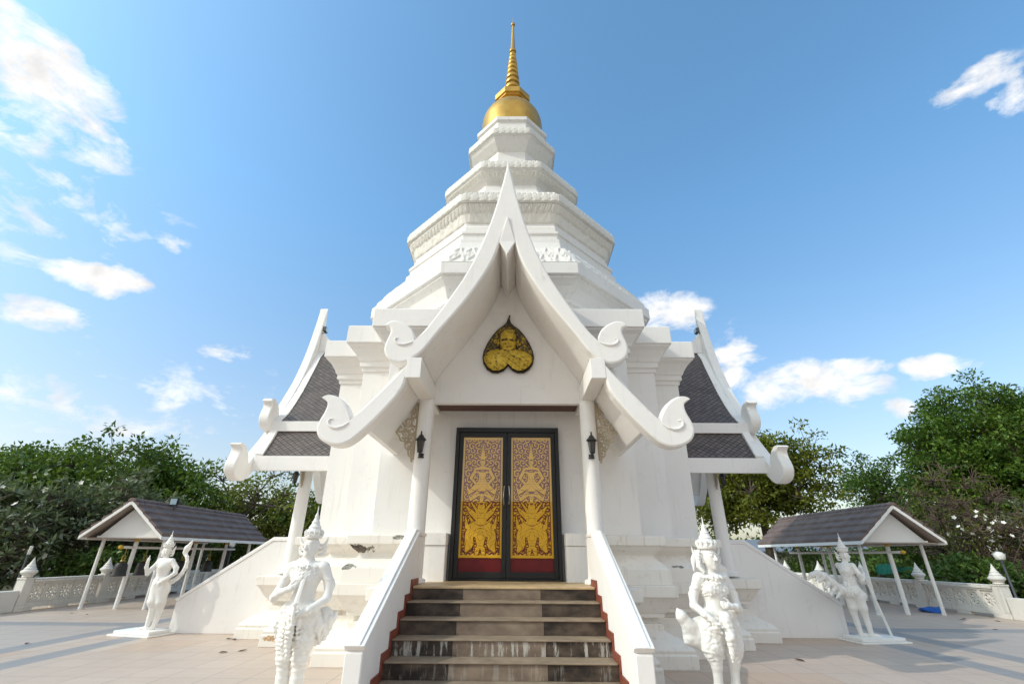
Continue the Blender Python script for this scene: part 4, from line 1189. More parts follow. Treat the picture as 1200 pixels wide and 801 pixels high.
def crown(parent, z0, tip, c=(0, 0), r=.105, flame=None):
    m = MB(); H = tip - z0
    p = [(r * .98, 0), (r * 1.06, .012), (r * 1.06, .03), (r * .92, .04), (r * .90, .055), (r * .98, .068), (r * .86, .085), (r * .72, .11), (r * .76, .122), (r * .60, .14), (r * .46, .165), (r * .50, .178), (r * .34, .20), (r * .22, .235), (r * .25, .245), (r * .15, .27), (r * .08, .8 * H), (.004, H)]
    m.lathe([(a, b * H / .36 if b < .3 else b) for a, b in p], 20, (c[0], c[1], z0), True, True)
    for k in range(12):
        a = 2 * PI * k / 12
        m.tube([(c[0] + r * 1.04 * math.cos(a), c[1] + r * 1.04 * math.sin(a), z0 + .03), (c[0] + r * 1.1 * math.cos(a), c[1] + r * 1.1 * math.sin(a), z0 + .075), (c[0] + r * .95 * math.cos(a), c[1] + r * .95 * math.sin(a), z0 + .105)], [.010, .008, .002], 5)
    for s in (flame or (-1, 1)):                                   # flame shaped ear ornaments
        for dx, dz, L in ((.0, -.05, .10), (.015, .0, .09), (.01, -.10, .08)):
            m.tube([(c[0] + s * .085, c[1] + .02, z0 - .08 + dz), (c[0] + s * (.125 + dx), c[1] + .03, z0 - .07 + dz), (c[0] + s * (.15 + dx), c[1] + .03, z0 - .03 + dz), (c[0] + s * (.17 + dx), c[1] + .03, z0 + L - .06 + dz)], [.016, .022, .016, .002], 6)
    return m.build('crown', M['statue'], parent, smooth=True)
def plinth(parent, x0, x1, y0, y1, h=.10):
    m = MB(); m.box(x0 - .07, x1 + .07, y0 - .07, y1 + .07, 0, .035, .01); m.box(x0, x1, y0, y1, .036, h, .012)
    return m.build('plinth', M['statue'], parent)
orn = lambda f: (lambda x, y, z: np.sin(f * x + 2.2 * np.sin(f * .5 * z)) * np.sin(f * z + 1.7 * np.sin(f * .6 * x)) + .4 * np.sin(1.9 * f * y))
HS = .0088

# 1 ---- guardian beside the stairs, left: sword upright in one hand, elbow out
st = empty('guardian_statue', (-2.31, 6.05, 0), 'white crowned guardian statue left of the front steps, one hand on an upright sword', 'statue', R(-6))
F = Field((-.52, -.34, .06), (.52, .36, 1.90), HS)
z = 0.10
F.chain([(0, .0, .98), (0, .0, 1.12), (0, -.01, 1.33)], [.135, .118, .15], .05); F.ell((0, -.01, 1.37), (.19, .115, .13), .05)
F.cap((-.17, 0, 1.455), (.17, 0, 1.455), .062, .062, .05); F.cap((0, 0, 1.45), (0, -.005, 1.57), .06, .052, .03)
head(F, (0, -.012, 1.675), (-.25, -.968))
F.ell((0, -.02, 1.455), (.165, .125, .045), .02); F.ell((0, -.075, 1.385), (.12, .07, .085), .02)
F.emboss((-.2, -.25, 1.30), (.2, .2, 1.50), orn(95), .0065)
# right arm of the figure (image left): elbow out, forearm back to the belly
F.chain([(-.20, 0, 1.45), (-.275, .0, 1.27), (-.34, -.04, 1.13)], [.062, .055, .045], .03)
F.chain([(-.34, -.04, 1.13), (-.22, -.14, 1.19), (-.13, -.17, 1.22)], [.045, .040, .032], .02)
fingers(F, (-.13, -.17, 1.22), (.93, -.05, .3), (0, -1, 0), (.2, 0, .95), 1.0, .45)
for q in ((-.245, 0, 1.34), (-.28, -.09, 1.16)): F.ell(q, (.062, .062, .026), .01, (R(-30), 'y'))
# left arm: bent, hand closed on the hilt at the hip
F.chain([(.20, 0, 1.45), (.285, .03, 1.26), (.30, -.02, 1.13)], [.062, .055, .046], .03)
F.chain([(.30, -.02, 1.13), (.16, -.15, 1.02), (.075, -.185, .985)], [.046, .040, .032], .02)
fingers(F, (.09, -.18, .99), (-.9, -.25, -.2), (0, -.9, .4), (0, .1, 1), 1.0, .8)
F.ell((.275, .02, 1.33), (.062, .062, .026), .01, (R(25), 'y'))
# waist cloth, hip flares, knee breeches, legs
F.ell((0, 0, .96), (.185, .145, .14), .04); F.cap((-.14, -.03, 1.03), (.14, -.03, 1.03), .075, .075, .03)
for s in (-1, 1):
    F.chain([(s * .09, 0, .93), (s * .10, -.005, .72), (s * .092, -.01, .55)], [.125, .115, .085], .03)
    F.ell((s * .092, -.01, .545), (.095, .095, .03), .012); F.ell((s * .092, -.01, .50), (.082, .082, .022), .012)
    F.chain([(s * .09, -.005, .52), (s * .085, .01, .34), (s * .08, .02, .14)], [.068, .066, .048], .02)
    for zz in (.44, .37, .30, .235, .175): F.ell((s * .087, .008, zz), (.069 - (.44 - zz) * .06, .069 - (.44 - zz) * .06, .014), .014)
    F.chain([(s * .08, .05, .12), (s * .095, -.06, .115), (s * .11, -.17, .105)], [.045, .042, .026], .02)
    F.chain([(s * .17, -.02, 1.0), (s * .245, .0, .86), (s * .26, .01, .74)], [.06, .05, .012], .03)
F.chain([(0, -.15, 1.0), (0, -.17, .80), (.01, -.15, .56)], [.05, .045, .018], .02); F.chain([(-.05, -.14, 1.0), (-.085, -.15, .75)], [.035, .012], .015); F.chain([(.05, -.14, 1.0), (.085, -.15, .75)], [.035, .012], .015)
F.emboss((-.30, -.30, .56), (.30, .30, 1.06), orn(70), .0065)
F.emboss((-.25, -.25, .56), (.25, .25, .90), lambda x, y, z: np.sin(z * 150), .004)
F.mesh('body', 'statue', st)
crown(st, 1.765, 2.14, (-.0, -.01), .098)
F = Field((.05, -.15, .60), (.46, .30, 1.06), HS)
F.ell((.22, .08, .85), (.14, .07, .20), .02, (R(22), 'y')); F.chain([(.26, .08, .84), (.35, .08, .92), (.41, .08, 1.00)], [.06, .035, .008], .03)
F.emboss((.05, -.1, .6), (.45, .25, 1.0), lambda x, y, z: np.sin(60 * (x + z)) * np.sin(50 * (x - z)), .006)
F.mesh('tail_drape', 'statue', st)
m = MB(); m.tube([(.045, -.235, .90), (.045, -.235, 1.07)], .017, 8); m.lathe([(.03, 0), (.034, .012), (.03, .024)], 10, (.045, -.235, 1.075)); m.lathe([(.028, -.02), (.03, .0), (.012, .02)], 10, (.045, -.235, .885))
m.loft([[(.045 + a * w, -.235 + .35 * (zz - 1.09) + b * .008, zz) for a, b in ((-1, 0), (0, -1), (1, 0), (0, 1))] for zz, w in ((1.10, .026), (1.30, .024), (1.46, .020), (1.54, .004))])
m.build('sword', M['statue'], st, smooth=False)
plinth(st, -.28, .28, -.28, .22)

# 2 ---- bird legged figure beside the stairs, right: hand on the hip, swept wing tail
st = empty('kinnari_statue', (2.42, 5.92, 0), 'white bird legged kinnari statue right of the front steps, one hand on her hip', 'statue', R(12))
F = Field((-.42, -.34, .06), (.42, .36, 1.86), HS)
F.chain([(0, .02, .92), (0, .01, 1.08), (0, 0, 1.25)], [.15, .105, .135], .05); F.ell((0, 0, 1.28), (.165, .105, .12), .05)
F.cap((-.145, 0, 1.375), (.145, 0, 1.375), .056, .056, .05); F.cap((0, 0, 1.36), (0, -.01, 1.49), .056, .048, .03)
for s in (-1, 1): F.ell((s * .075, -.085, 1.255), (.062, .055, .06), .03)
head(F, (0, -.015, 1.585), (.3, -.954), 1.05)
F.ell((0, -.03, 1.375), (.14, .11, .04), .02); F.ell((0, -.085, 1.32), (.07, .06, .06), .02)
F.emboss((-.2, -.22, 1.16), (.2, .15, 1.43), orn(100), .0065)
F.chain([(-.17, 0, 1.37), (-.235, .03, 1.20), (-.265, .0, 1.10)], [.054, .048, .042], .03)           # hand on the hip
F.chain([(-.265, .0, 1.10), (-.20, -.10, 1.02), (-.15, -.15, .97)], [.042, .036, .030], .02)
fingers(F, (-.15, -.15, .97), (.35, -.1, -.93), (-.8, -.5, 0), (.5, -.8, .1), .95, .3)
F.chain([(.17, 0, 1.37), (.245, .0, 1.20), (.25, -.05, 1.06)], [.054, .048, .042], .03)              # other hand across the belly
F.chain([(.25, -.05, 1.06), (.15, -.16, 1.09), (.08, -.18, 1.10)], [.042, .036, .030], .02)
fingers(F, (.08, -.18, 1.10), (-.95, -.1, .15), (0, -1, 0), (0, .1, 1), .95, .4)
for q in ((-.215, .02, 1.27), (.225, 0, 1.27)): F.ell(q, (.056, .056, .024), .01)
F.cap((-.12, -.03, 1.0), (.12, -.03, 1.0), .085, .085, .03); F.ell((0, .03, .88), (.19, .16, .16), .04)
F.chain([(0, -.16, 1.0), (0, -.19, .82), (.0, -.17, .60)], [.055, .05, .015], .02)
for s in (-1, 1):
    F.chain([(s * .10, .0, .86), (s * .12, -.01, .70), (s * .105, -.015, .54)], [.13, .11, .06], .03)
    F.chain([(s * .105, -.015, .56), (s * .10, .01, .36), (s * .098, .03, .13)], [.052, .046, .036], .02)
    F.chain([(s * .16, -.06, .92), (s * .20, -.08, .76)], [.05, .012], .02)
    for da in (-.06, 0, .06): F.chain([(s * .098, .02, .125), (s * .098 + da, -.07, .115), (s * .098 + da * 1.7, -.13, .11)], [.03, .022, .01], .015)
    F.chain([(s * .098, .03, .13), (s * .098, .10, .11)], [.026, .01], .012)
F.emboss((-.32, -.30, .55), (.32, .30, 1.04), orn(75), .0065)
F.mesh('body', 'statue', st)
crown(st, 1.675, 2.03, (0, -.012), .103)
m = MB()                                                        # long ear tassel on one side
m.tube([(-.10, .0, 1.66), (-.135, -.02, 1.58), (-.15, -.03, 1.49), (-.11, -.06, 1.43)], [.025, .032, .03, .018], 8); m.tube([(-.13, .02, 1.66), (-.18, .02, 1.56), (-.19, .02, 1.44)], [.02, .03, .006], 8)
for k in range(7): m.lathe([(.0, -.016), (.016, 0), (0, .016)], 8, (-.125 - .02 * math.sin(k * .7), -.045, 1.64 - .035 * k))
m.build('ear_tassel', M['statue'], st, smooth=True)
F = Field((-.56, -.2, .56), (.1, .4, 1.12), HS)
F.ell((-.19, .10, .84), (.21, .10, .125), .02, (R(-28), 'y')); F.chain([(-.32, .08, .90), (-.40, .07, 1.0), (-.445, .06, 1.07)], [.08, .05, .008], .04); F.ell((-.10, .08, .77), (.16, .09, .13), .04, (R(-35), 'y'))
F.emboss((-.5, -.12, .6), (.05, .35, 1.05), lambda x, y, z: np.abs(np.sin(34 * (x * .8 + z))) * np.abs(np.sin(30 * (x - z * .7))), .005)
F.mesh('wing_tail', 'statue', st)
plinth(st, -.26, .26, -.25, .22)

# 3 ---- far left: turned away, one hand raised, curling flame tail
st = empty('kinnara_statue', (-7.70, 11.35, 0), 'white crowned statue with a tall curling flame tail, left of the side steps', 'statue', R(-14))
F = Field((-.5, -.34, .06), (.5, .36, 1.86), HS)
F.chain([(.0, .0, .98), (-.02, .01, 1.12), (-.02, 0, 1.30)], [.14, .10, .145], .05); F.ell((-.02, 0, 1.34), (.185, .11, .12), .05)
F.cap((-.18, 0, 1.43), (.14, 0, 1.43), .056, .056, .05); F.cap((-.03, 0, 1.42), (-.05, -.01, 1.53), .055, .048, .03)
head(F, (-.06, -.01, 1.625), (-.85, -.53))
F.chain([(-.20, 0, 1.42), (-.27, -.06, 1.27), (-.32, -.10, 1.17)], [.055, .048, .042], .03)
F.chain([(-.32, -.10, 1.17), (-.30, -.19, 1.30), (-.27, -.22, 1.40)], [.042, .036, .03], .02)
fingers(F, (-.27, -.22, 1.40), (.15, -.1, .98), (-.6, -.8, 0), (.8, -.5, 0), .95, .1)
F.chain([(.16, 0, 1.42), (.285, .03, 1.29), (.31, .02, 1.19)], [.055, .048, .042], .03)
F.chain([(.31, .02, 1.19), (.22, -.05, 1.09), (.155, -.09, 1.04)], [.042, .036, .03], .02)
fingers(F, (.16, -.09, 1.04), (-.75, -.25, -.6), (.3, -.9, .3), (-.3, -.2, .9), .95, .4)
F.ell((.0, .02, .92), (.18, .15, .20), .04); F.ell((.05, .05, .86), (.16, .15, .18), .04); F.cap((-.11, 0, 1.04), (.10, 0, 1.04), .075, .075, .03)
F.chain([(-.03, 0, .86), (.0, -.03, .64), (.01, .0, .50)], [.13, .115, .075], .03); F.chain([(.09, .02, .84), (.14, .02, .62), (.13, .06, .48)], [.12, .10, .07], .03)
F.chain([(.01, .0, .52), (-.03, .03, .32), (-.07, .05, .13)], [.07, .062, .045], .02); F.chain([(.13, .06, .50), (.08, .09, .30), (.04, .10, .13)], [.066, .058, .045], .02)
for q in ((-.07, .05), (.04, .10)): F.chain([(q[0], q[1], .125), (q[0] - .08, q[1] - .06, .115), (q[0] - .15, q[1] - .10, .105)], [.045, .038, .022], .02)
F.emboss((-.22, -.2, .9), (.22, .2, 1.10), orn(80), .006)
F.mesh('body', 'statue', st)
crown(st, 1.71, 2.06, (-.055, -.01), .098, (1,))
F = Field((.0, -.15, .78), (.62, .3, 1.95), HS)
F.chain([(.08, .10, .98), (.20, .11, 1.02), (.31, .11, 1.08), (.40, .11, 1.18), (.455, .11, 1.30), (.46, .11, 1.41), (.42, .11, 1.51), (.36, .11, 1.56), (.33, .11, 1.61)], [.06, .048, .042, .04, .038, .036, .034, .036, .045], .02)
F.chain([(.33, .11, 1.61), (.355, .11, 1.69), (.42, .11, 1.79), (.455, .11, 1.87)], [.05, .062, .032, .004], .02); F.chain([(.34, .11, 1.63), (.285, .11, 1.66)], [.04, .006], .02)
F.mesh('flame_tail', 'statue', st)
plinth(st, -.62, .34, -.22, .28)

# 4 ---- far right: in profile, rooster tail, both hands on a long staff
st = empty('rooster_tailed_statue', (7.48, 11.25, 0), 'white statue in profile with an arched rooster tail, leaning on a long staff', 'statue', R(8))
F = Field((-.36, -.34, .06), (.46, .36, 1.86), HS)
F.chain([(.0, .0, .98), (.0, .0, 1.12), (.0, 0, 1.30)], [.13, .115, .14], .05); F.ell((.01, 0, 1.34), (.15, .15, .13), .05)
F.cap((-.05, .14, 1.43), (.04, -.14, 1.43), .056, .056, .05); F.cap((.0, 0, 1.42), (.02, 0, 1.53), .055, .05, .03)
head(F, (.035, -.0, 1.625), (.92, -.39))
F.chain([(.04, -.16, 1.42), (.10, -.20, 1.26), (.14, -.19, 1.15)], [.055, .048, .042], .03); F.chain([(.14, -.19, 1.15), (.22, -.15, 1.20), (.27, -.11, 1.25)], [.042, .036, .03], .02)
fingers(F, (.26, -.12, 1.24), (.75, .3, .5), (.3, -.9, .1), (-.4, 0, .9), .95, .8)
F.chain([(-.04, .16, 1.42), (.08, .18, 1.27), (.17, .12, 1.17)], [.055, .048, .042], .03); F.chain([(.17, .12, 1.17), (.25, .0, 1.11), (.29, -.06, 1.09)], [.042, .036, .03], .02)
fingers(F, (.28, -.05, 1.09), (.6, -.7, .2), (.5, .4, .5), (-.3, 0, .9), .95, .8)
F.ell((.0, 0, .93), (.17, .16, .15), .04); F.cap((-.08, 0, 1.04), (.08, 0, 1.04), .085, .085, .03)
F.chain([(.05, 0, .95), (.16, -.04, .84), (.22, -.06, .76)], [.13, .09, .012], .03); F.chain([(-.02, 0, .9), (.06, .0, .78)], [.16, .11], .03)
F.chain([(-.05, .04, .86), (-.06, .04, .62), (-.06, .05, .50)], [.11, .085, .062], .03); F.chain([(.06, -.05, .84), (.09, -.06, .62), (.10, -.05, .50)], [.11, .085, .062], .03)
F.chain([(-.06, .05, .52), (-.04, .05, .32), (-.02, .05, .13)], [.062, .056, .044], .02); F.chain([(.10, -.05, .52), (.12, -.05, .32), (.13, -.05, .13)], [.062, .056, .044], .02)
for q in ((-.02, .05), (.13, -.05)): F.chain([(q[0], q[1], .125), (q[0] + .09, q[1] - .03, .115), (q[0] + .17, q[1] - .05, .105)], [.045, .038, .022], .02)
F.emboss((-.25, -.25, .74), (.25, .25, 1.44), orn(80), .0065)
F.mesh('body', 'statue', st)
crown(st, 1.71, 2.10, (.03, 0), .100, (-1,))
F = Field((-1.05, -.25, .55), (.25, .3, 1.42), HS)
F.chain([(.12, .02, .80), (-.04, .05, .86), (-.22, .05, .95), (-.40, .05, 1.08), (-.55, .05, 1.22), (-.70, .05, 1.27), (-.83, .05, 1.24), (-.93, .05, 1.16)], [.09, .10, .085, .078, .068, .055, .042, .012], .04)
for a, b, r in (((-.45, .03, 1.12), (-.62, .0, .98), .06), ((-.58, .03, 1.2), (-.74, .0, 1.10), .045), ((-.68, .03, 1.24), (-.82, .0, 1.13), .04), ((-.35, .03, 1.03), (-.53, .0, .86), .06), ((-.53, .0, .86), (-.62, .0, .92), .03), ((-.62, .0, .98), (-.66, .0, 1.02), .03), ((-.25, .02, .93), (-.42, .0, .80), .05)): F.chain([a, b], [r, .012], .02)
F.emboss((-1.0, -.2, .6), (.1, .25, 1.38), lambda x, y, z: np.abs(np.sin(42 * (x + z * .6))), .010)
F.mesh('rooster_tail', 'statue', st)
m = MB(); m.tube([(.24, -.13, 1.40), (.33, -.10, 1.10), (.62, -.02, .10)], [.022, .026, .026], 10); m.lathe([(.0, 0), (.035, .02), (.03, .05), (.0, .08)], 10, (.237, -.131, 1.37)); m.build('staff', M['statue'], st, smooth=True)
plinth(st, -.30, .70, -.26, .26)
# ================================================================== TREES AND SHRUBS
def leaves(name, centres, per, spread, size, mat, parent, seed, long=2.0, up=.35, droop=0.0, tint_bias=None, flat=1.0, whorl=False):
    r = np.random.default_rng(seed)
    n = len(centres) * per
    c = np.repeat(centres, per, 0)
    off = r.normal(size=(n, 3)); off /= np.linalg.norm(off, axis=1)[:, None] + 1e-9
    rad = r.uniform(0, 1, (n, 1)) ** .5
    sp = np.repeat(spread, per)[:, None] if hasattr(spread, '__len__') else spread
    if whorl:
        off[:, 2] = off[:, 2] * .55 + .25
        d = off / np.linalg.norm(off, axis=1)[:, None]
        p = c + d * .04
    else:
        o2 = off * rad * sp; o2[:, 2] *= flat
        p = c + o2
        d = off * .7 + r.normal(size=(n, 3)) * .7; d[:, 2] += -droop
        d /= np.linalg.norm(d, axis=1)[:, None]
    nz = r.normal(size=(n, 3)) * .6; nz[:, 2] += up + .6
    s = np.cross(d, nz); s /= np.linalg.norm(s, axis=1)[:, None] + 1e-9
    nn = np.cross(s, d)
    L = size * r.uniform(.65, 1.25, (n, 1)); w = L / long / 2
    v0 = p; v1 = p + d * L * .45 + s * w + nn * w * .25; v2 = p + d * L - nn * L * .10; v3 = p + d * L * .45 - s * w + nn * w * .25
    co = np.stack([v0, v1, v2, v3], 1).reshape(-1, 3)
    tint = r.uniform(0, 1, n) * .55 + np.repeat(r.uniform(0, .45, len(centres)), per)
    if tint_bias is not None: tint = np.clip(tint + np.repeat(tint_bias, per), 0, 1)
    q = np.arange(n * 4).reshape(-1, 4)
    return fast_mesh(name, co, q, M[mat], parent, attr=np.repeat(tint, 4))

def blob_points(blobs, n, seed, shell=.55, noise=.30):
    """points in the union of ellipsoids, mostly near the outside, with lumps and hollows"""
    r = np.random.default_rng(seed); out = []
    vol = np.array([b[3] * b[4] * b[5] for b in blobs]); vol = vol / vol.sum()
    ph = r.uniform(0, 6, (6, 4)); fr = r.normal(size=(6, 3)) * 2.6
    while len(out) < n:
        b = blobs[r.choice(len(blobs), p=vol)]
        d = r.normal(size=3); d /= np.linalg.norm(d)
        rr = 1 - (1 - shell) * r.uniform() ** 1.3 if r.uniform() < .75 else r.uniform() ** .5
        lump = 1 + noise * sum(math.sin(fr[k] @ d + ph[k, 0]) for k in range(6)) / 2.6
        p = np.array(b[:3]) + d * rr * lump * np.array(b[3:6])
        if p[2] > .25: out.append(p)
    return np.array(out)

def tree(name, label, base, blobs, n_tips, per, size, clump, mat, seed, trunk_r=.22, fork=.35, limbs=9, group=None, long=2.0, cat='tree', noise=.30, stems=1, leafless=0.0, flat=.8, whorl=False, twig_mat='bark', shell=.55, twig_r=.02):
    t = empty(name, (base[0], base[1], -.004), label, cat, 0, group)
    r = np.random.default_rng(seed)
    loc = np.array([base[0], base[1], 0.0])
    tips = blob_points(blobs, n_tips, seed, shell, noise) - loc
    top = tips[:, 2].max(); low = np.percentile(tips[:, 2], 8)
    zf = max(.3, low + (top - low) * fork * .3) if stems == 1 else .12
    # limbs: farthest-point targets, then twigs from limb ends to the leaf clumps
    tg = [tips[r.integers(len(tips))]]
    for _ in range(limbs - 1):
        d = np.min([np.linalg.norm(tips - q, axis=1) for q in tg], 0); tg.append(tips[d.argmax()])
    ctr = tips.mean(0)
    tg = [q * .72 + ctr * .28 for q in tg]
    m = MB()
    if stems == 1:
        m.tube([(0, 0, 0), (.04, .02, zf * .5), (0, 0, zf)], [trunk_r * 1.25, trunk_r, trunk_r * .85], 9)
    start = np.array([0, 0, zf])
    ends = []
    for q in tg:
        s0 = start if stems == 1 else np.array([r.uniform(-.25, .25), r.uniform(-.25, .25), 0.0])
        mid = s0 * .45 + q * .55 + np.array([0, 0, .12 * np.linalg.norm(q - s0)]) * (1 if stems == 1 else -.3) + r.normal(size=3) * .12
        r0 = trunk_r * (.62 if stems == 1 else .5)
        pts = [s0, s0 * .7 + mid * .3 + r.normal(size=3) * .05, mid, q]
        m.tube(pts, [r0, r0 * .75, r0 * .5, r0 * .22], 7)
        ends += [mid, s0 * .25 + mid * .25 + q * .5, q]
    ends = np.array(ends)
    for p in tips:
        d = np.linalg.norm(ends - p, axis=1) + (ends[:, 2] > p[2] + .3) * .6
        e = ends[d.argmin()]
        md = (e + p) / 2 + r.normal(size=3) * .10
        m.tube([e, md, p], [twig_r * 1.5, twig_r, twig_r * .4], 4, False)
    m.build('trunk', M[twig_mat], t, smooth=True)
    keep = r.uniform(size=len(tips)) >= leafless
    hb = (tips[keep][:, 2] - low) / (top - low + 1e-6)
    leaves('crown', tips[keep], per, clump, size, mat, t, seed + 1, long=long, flat=flat, whorl=whorl)
    return t, tips
def blossoms(parent, pts, n, seed, size=.06, front=None):
    r = np.random.default_rng(seed)
    m = MB(); ch = pts[r.choice(len(pts), n, replace=len(pts) < n)]
    for p in ch:
        q = p + r.normal(size=3) * .12 + np.array([0, -.1, .12])
        a0 = r.uniform(0, 6); ax = Vector(tuple(r.normal(size=3) * .5 + np.array([0, -.6, .7]))).normalized()
        u = ax.orthogonal().normalized(); v = ax.cross(u); q = Vector(tuple(q))
        for k in range(5):
            a = a0 + k * 2 * PI / 5
            dd = u * math.cos(a) + v * math.sin(a); ss = ax.cross(dd)
            m.add([q, q + dd * size * .6 + ss * size * .45 + ax * size * .15, q + dd * size * 1.2 + ax * size * .3, q + dd * size * .6 - ss * size * .45 + ax * size * .15], [(0, 1, 2, 3)])
    return m.build('blossoms', M['petal'], parent)

GL, GR = 'trees and shrubs beyond the left rail', 'trees and shrubs beyond the right rail'
tree('broadleaf_tree', 'tall deep green tree at the left edge, rising behind the frangipani', (-27, 28), [(-27, 28, 5.0, 6.2, 4, 3.0), (-32, 28, 5.0, 5, 4, 2.8)], 460, 46, .30, .70, 'leaf_bright', 21, .35, group=GL, noise=.42)
tree('broadleaf_tree', 'rounded deep green tree just left of the brownish one', (-20.2, 27), [(-20.6, 27, 4.8, 3.0, 3, 2.2), (-18.2, 26, 3.6, 2.2, 2.2, 1.6)], 260, 46, .28, .60, 'leaf_bright', 22, .26, group=GL, noise=.42)
tree('olive_tree', 'olive and brownish loose leaved tree behind the left pavilion roof', (-15.8, 27.5), [(-15.9, 28.5, 3.9, 3.3, 2.5, 2.1), (-12.9, 28.5, 3.3, 2.4, 2.2, 1.7)], 330, 32, .22, .55, 'leaf_yellow', 23, .18, group=GL, noise=.42, shell=.45)
tree('broadleaf_shrub', 'bright big leaved shrub between the left pavilion and the side porch column', (-12.2, 29.5), [(-12.0, 29.2, 2.9, 2.3, 1.6, 2.2), (-10.2, 29.5, 2.3, 2.2, 1.5, 1.9)], 200, 26, .30, .5, 'leaf_bright', 24, .12, group=GL, stems=3, cat='shrub', noise=.4)
FR = ['grey green frangipani with white blossoms at the left edge behind the near pier', 'tall grey green frangipani behind the left balustrade', 'low frangipani leaning over the balustrade beside the left pavilion']
for i, (x, y, bl, n) in enumerate(((-19.6, 19.0, [(-19.8, 19.2, 2.5, 3.0, 2.2, 2.3)], 330), (-18.0, 21.8, [(-17.8, 21.8, 2.8, 2.6, 2.0, 2.1)], 260), (-16.6, 24.2, [(-16.7, 24.0, 2.0, 1.9, 1.9, 1.8)], 200))):
    t, tips = tree('frangipani', FR[i], (x, y), bl, n, 15, .34, .1, 'leaf_grey', 31 + i, .13, group=GL, limbs=14, stems=3, long=3.4, cat='shrub', whorl=True, twig_r=.03)
    leaves('crown', blob_points([(bl[0][0], bl[0][1] + .3, bl[0][2] - .3, bl[0][3] * .95, bl[0][4] * .9, bl[0][5])], 120, 60 + i, .3) - np.array([x, y, 0]), 18, .45, .26, 'leaf_grey', t, 70 + i, long=2.4)
    blossoms(t, tips[tips[:, 1] < tips[:, 1].mean()], (40, 30, 14)[i], 80 + i, .10)
SH = ['dark shrub filling the space behind the bells, left end', 'dark shrub behind the bells, middle one', 'dark shrub behind the bells, next to the globe lamp', 'dark low shrub behind the far left balustrade']
for i, (x, y, rx, h) in enumerate(((-16.6, 20.2, 1.5, 1.5), (-16.3, 22.6, 1.3, 1.5), (-15.9, 29.4, 2.4, 1.9), (-11.0, 30.2, 3.2, 1.5))):
    tree('dark_shrub', SH[i], (x, y), [(x, y, h * .52, rx, 1.1, h * .55)], 120, 40, .20, .42, 'leaf_deep', 41 + i, .07, group=GL, stems=4, cat='shrub')
# right
tree('feathery_tree', 'airy yellow green tree with bare dark limbs, beside the right side porch', (15.4, 30.0), [(16.1, 30, 6.8, 3.5, 2.8, 2.6), (13.2, 30, 5.2, 2.8, 2.6, 2.2), (17.2, 30, 4.9, 1.9, 2.2, 1.3)], 620, 46, .27, .62, 'leaf_yellow', 51, .22, group=GR, limbs=16, noise=.42, shell=.35, flat=.55)
tree('broadleaf_tree', 'small far tree seen over the right pavilion ridge', (31.5, 42), [(31.5, 42, 7.2, 2.6, 2.4, 2.4), (33.5, 42, 6.2, 2.2, 2.2, 2.2)], 200, 34, .30, .7, 'leaf_bright', 52, .2, group=GR, noise=.4)
tree('rain_tree', 'big dense bright green tree at the right edge', (29.0, 29), [(29.3, 28.5, 7.5, 4.7, 3.6, 3.9), (34.2, 28.5, 7.3, 4.2, 3.6, 3.8), (26.6, 28, 6.0, 2.5, 2.4, 2.5), (30, 27.5, 5.2, 4.2, 3, 2.4)], 1150, 85, .25, .80, 'leaf_bright', 53, .42, group=GR, flat=.5, limbs=14, noise=.20)
tree('broadleaf_tree', 'dark tree low behind the big bright one, right of the pavilion ridge', (25.6, 31), [(26.2, 31, 3.2, 2.4, 2.2, 1.9)], 170, 40, .26, .6, 'leaf_deep', 54, .16, group=GR)
BR = ['bare brown twiggy shrub with white blossoms above the right balustrade', 'bare brown twiggy shrub with white blossoms at the right edge', 'bare brown twiggy shrub below the big bright tree']
for i, (x, y, bl, n) in enumerate(((19.4, 20.5, [(19.5, 20.6, 2.2, 2.6, 1.7, 1.7)], 900), (22.6, 20.0, [(22.6, 20.0, 2.5, 2.6, 1.8, 1.9)], 900), (23.0, 24.0, [(22.4, 24, 3.2, 3.4, 1.7, 2.2)], 900))):
    t, tips = tree('bare_shrub', BR[i], (x, y), bl, n, 6, .17, .22, ('leaf_olive', 'leaf_grey', 'leaf_olive')[i], 91 + i, .09, group=GR, limbs=26, stems=5, long=2.6, cat='shrub', leafless=.6, twig_mat='twig', twig_r=.017, shell=.2)
    if i < 2: blossoms(t, tips[(tips[:, 1] < 0)], 60, 95 + i, .075)
DS = ['dark shrub under the bare twigs, behind the near right balustrade', 'dark shrub under the bare twigs at the right edge', 'dark shrub behind the right pavilion rack', 'dark low shrub behind the far right balustrade', 'dark shrub beyond the far right corner of the terrace']
for i, (x, y, rx, h) in enumerate(((17.4, 19.2, 1.7, 1.45), (20.5, 18.4, 2.2, 1.6), (16.6, 23.2, 1.7, 1.3), (10.8, 30.4, 2.6, 1.3), (18.5, 29.0, 2.6, 1.9))):
    tree('dark_shrub', DS[i], (x, y), [(x, y, h * .52, rx, 1.2, h * .55)], 130, 36, .20, .42, 'leaf_deep', 101 + i, .07, group=GR, stems=4, cat='shrub', noise=.4)
# the low house with a grey roof in the distance on the right
t = empty('low_house', (24, 47, 0), 'long low building with a grey metal roof far behind the airy tree', 'house')
m = MB(); m.box(-13, 9, 0, 5, -.01, 2.0); m.build('wall', plain('house_wall', (.42, .40, .37), .8), t)
m = MB(); m.prism([(-.8, 1.95), (-.8, 2.05), (2.5, 3.1), (5.8, 2.05), (5.8, 1.95), (2.5, 3.0)], -13.6, 9.6, axis='x'); m.build('roof', M['grey_roof'], t)
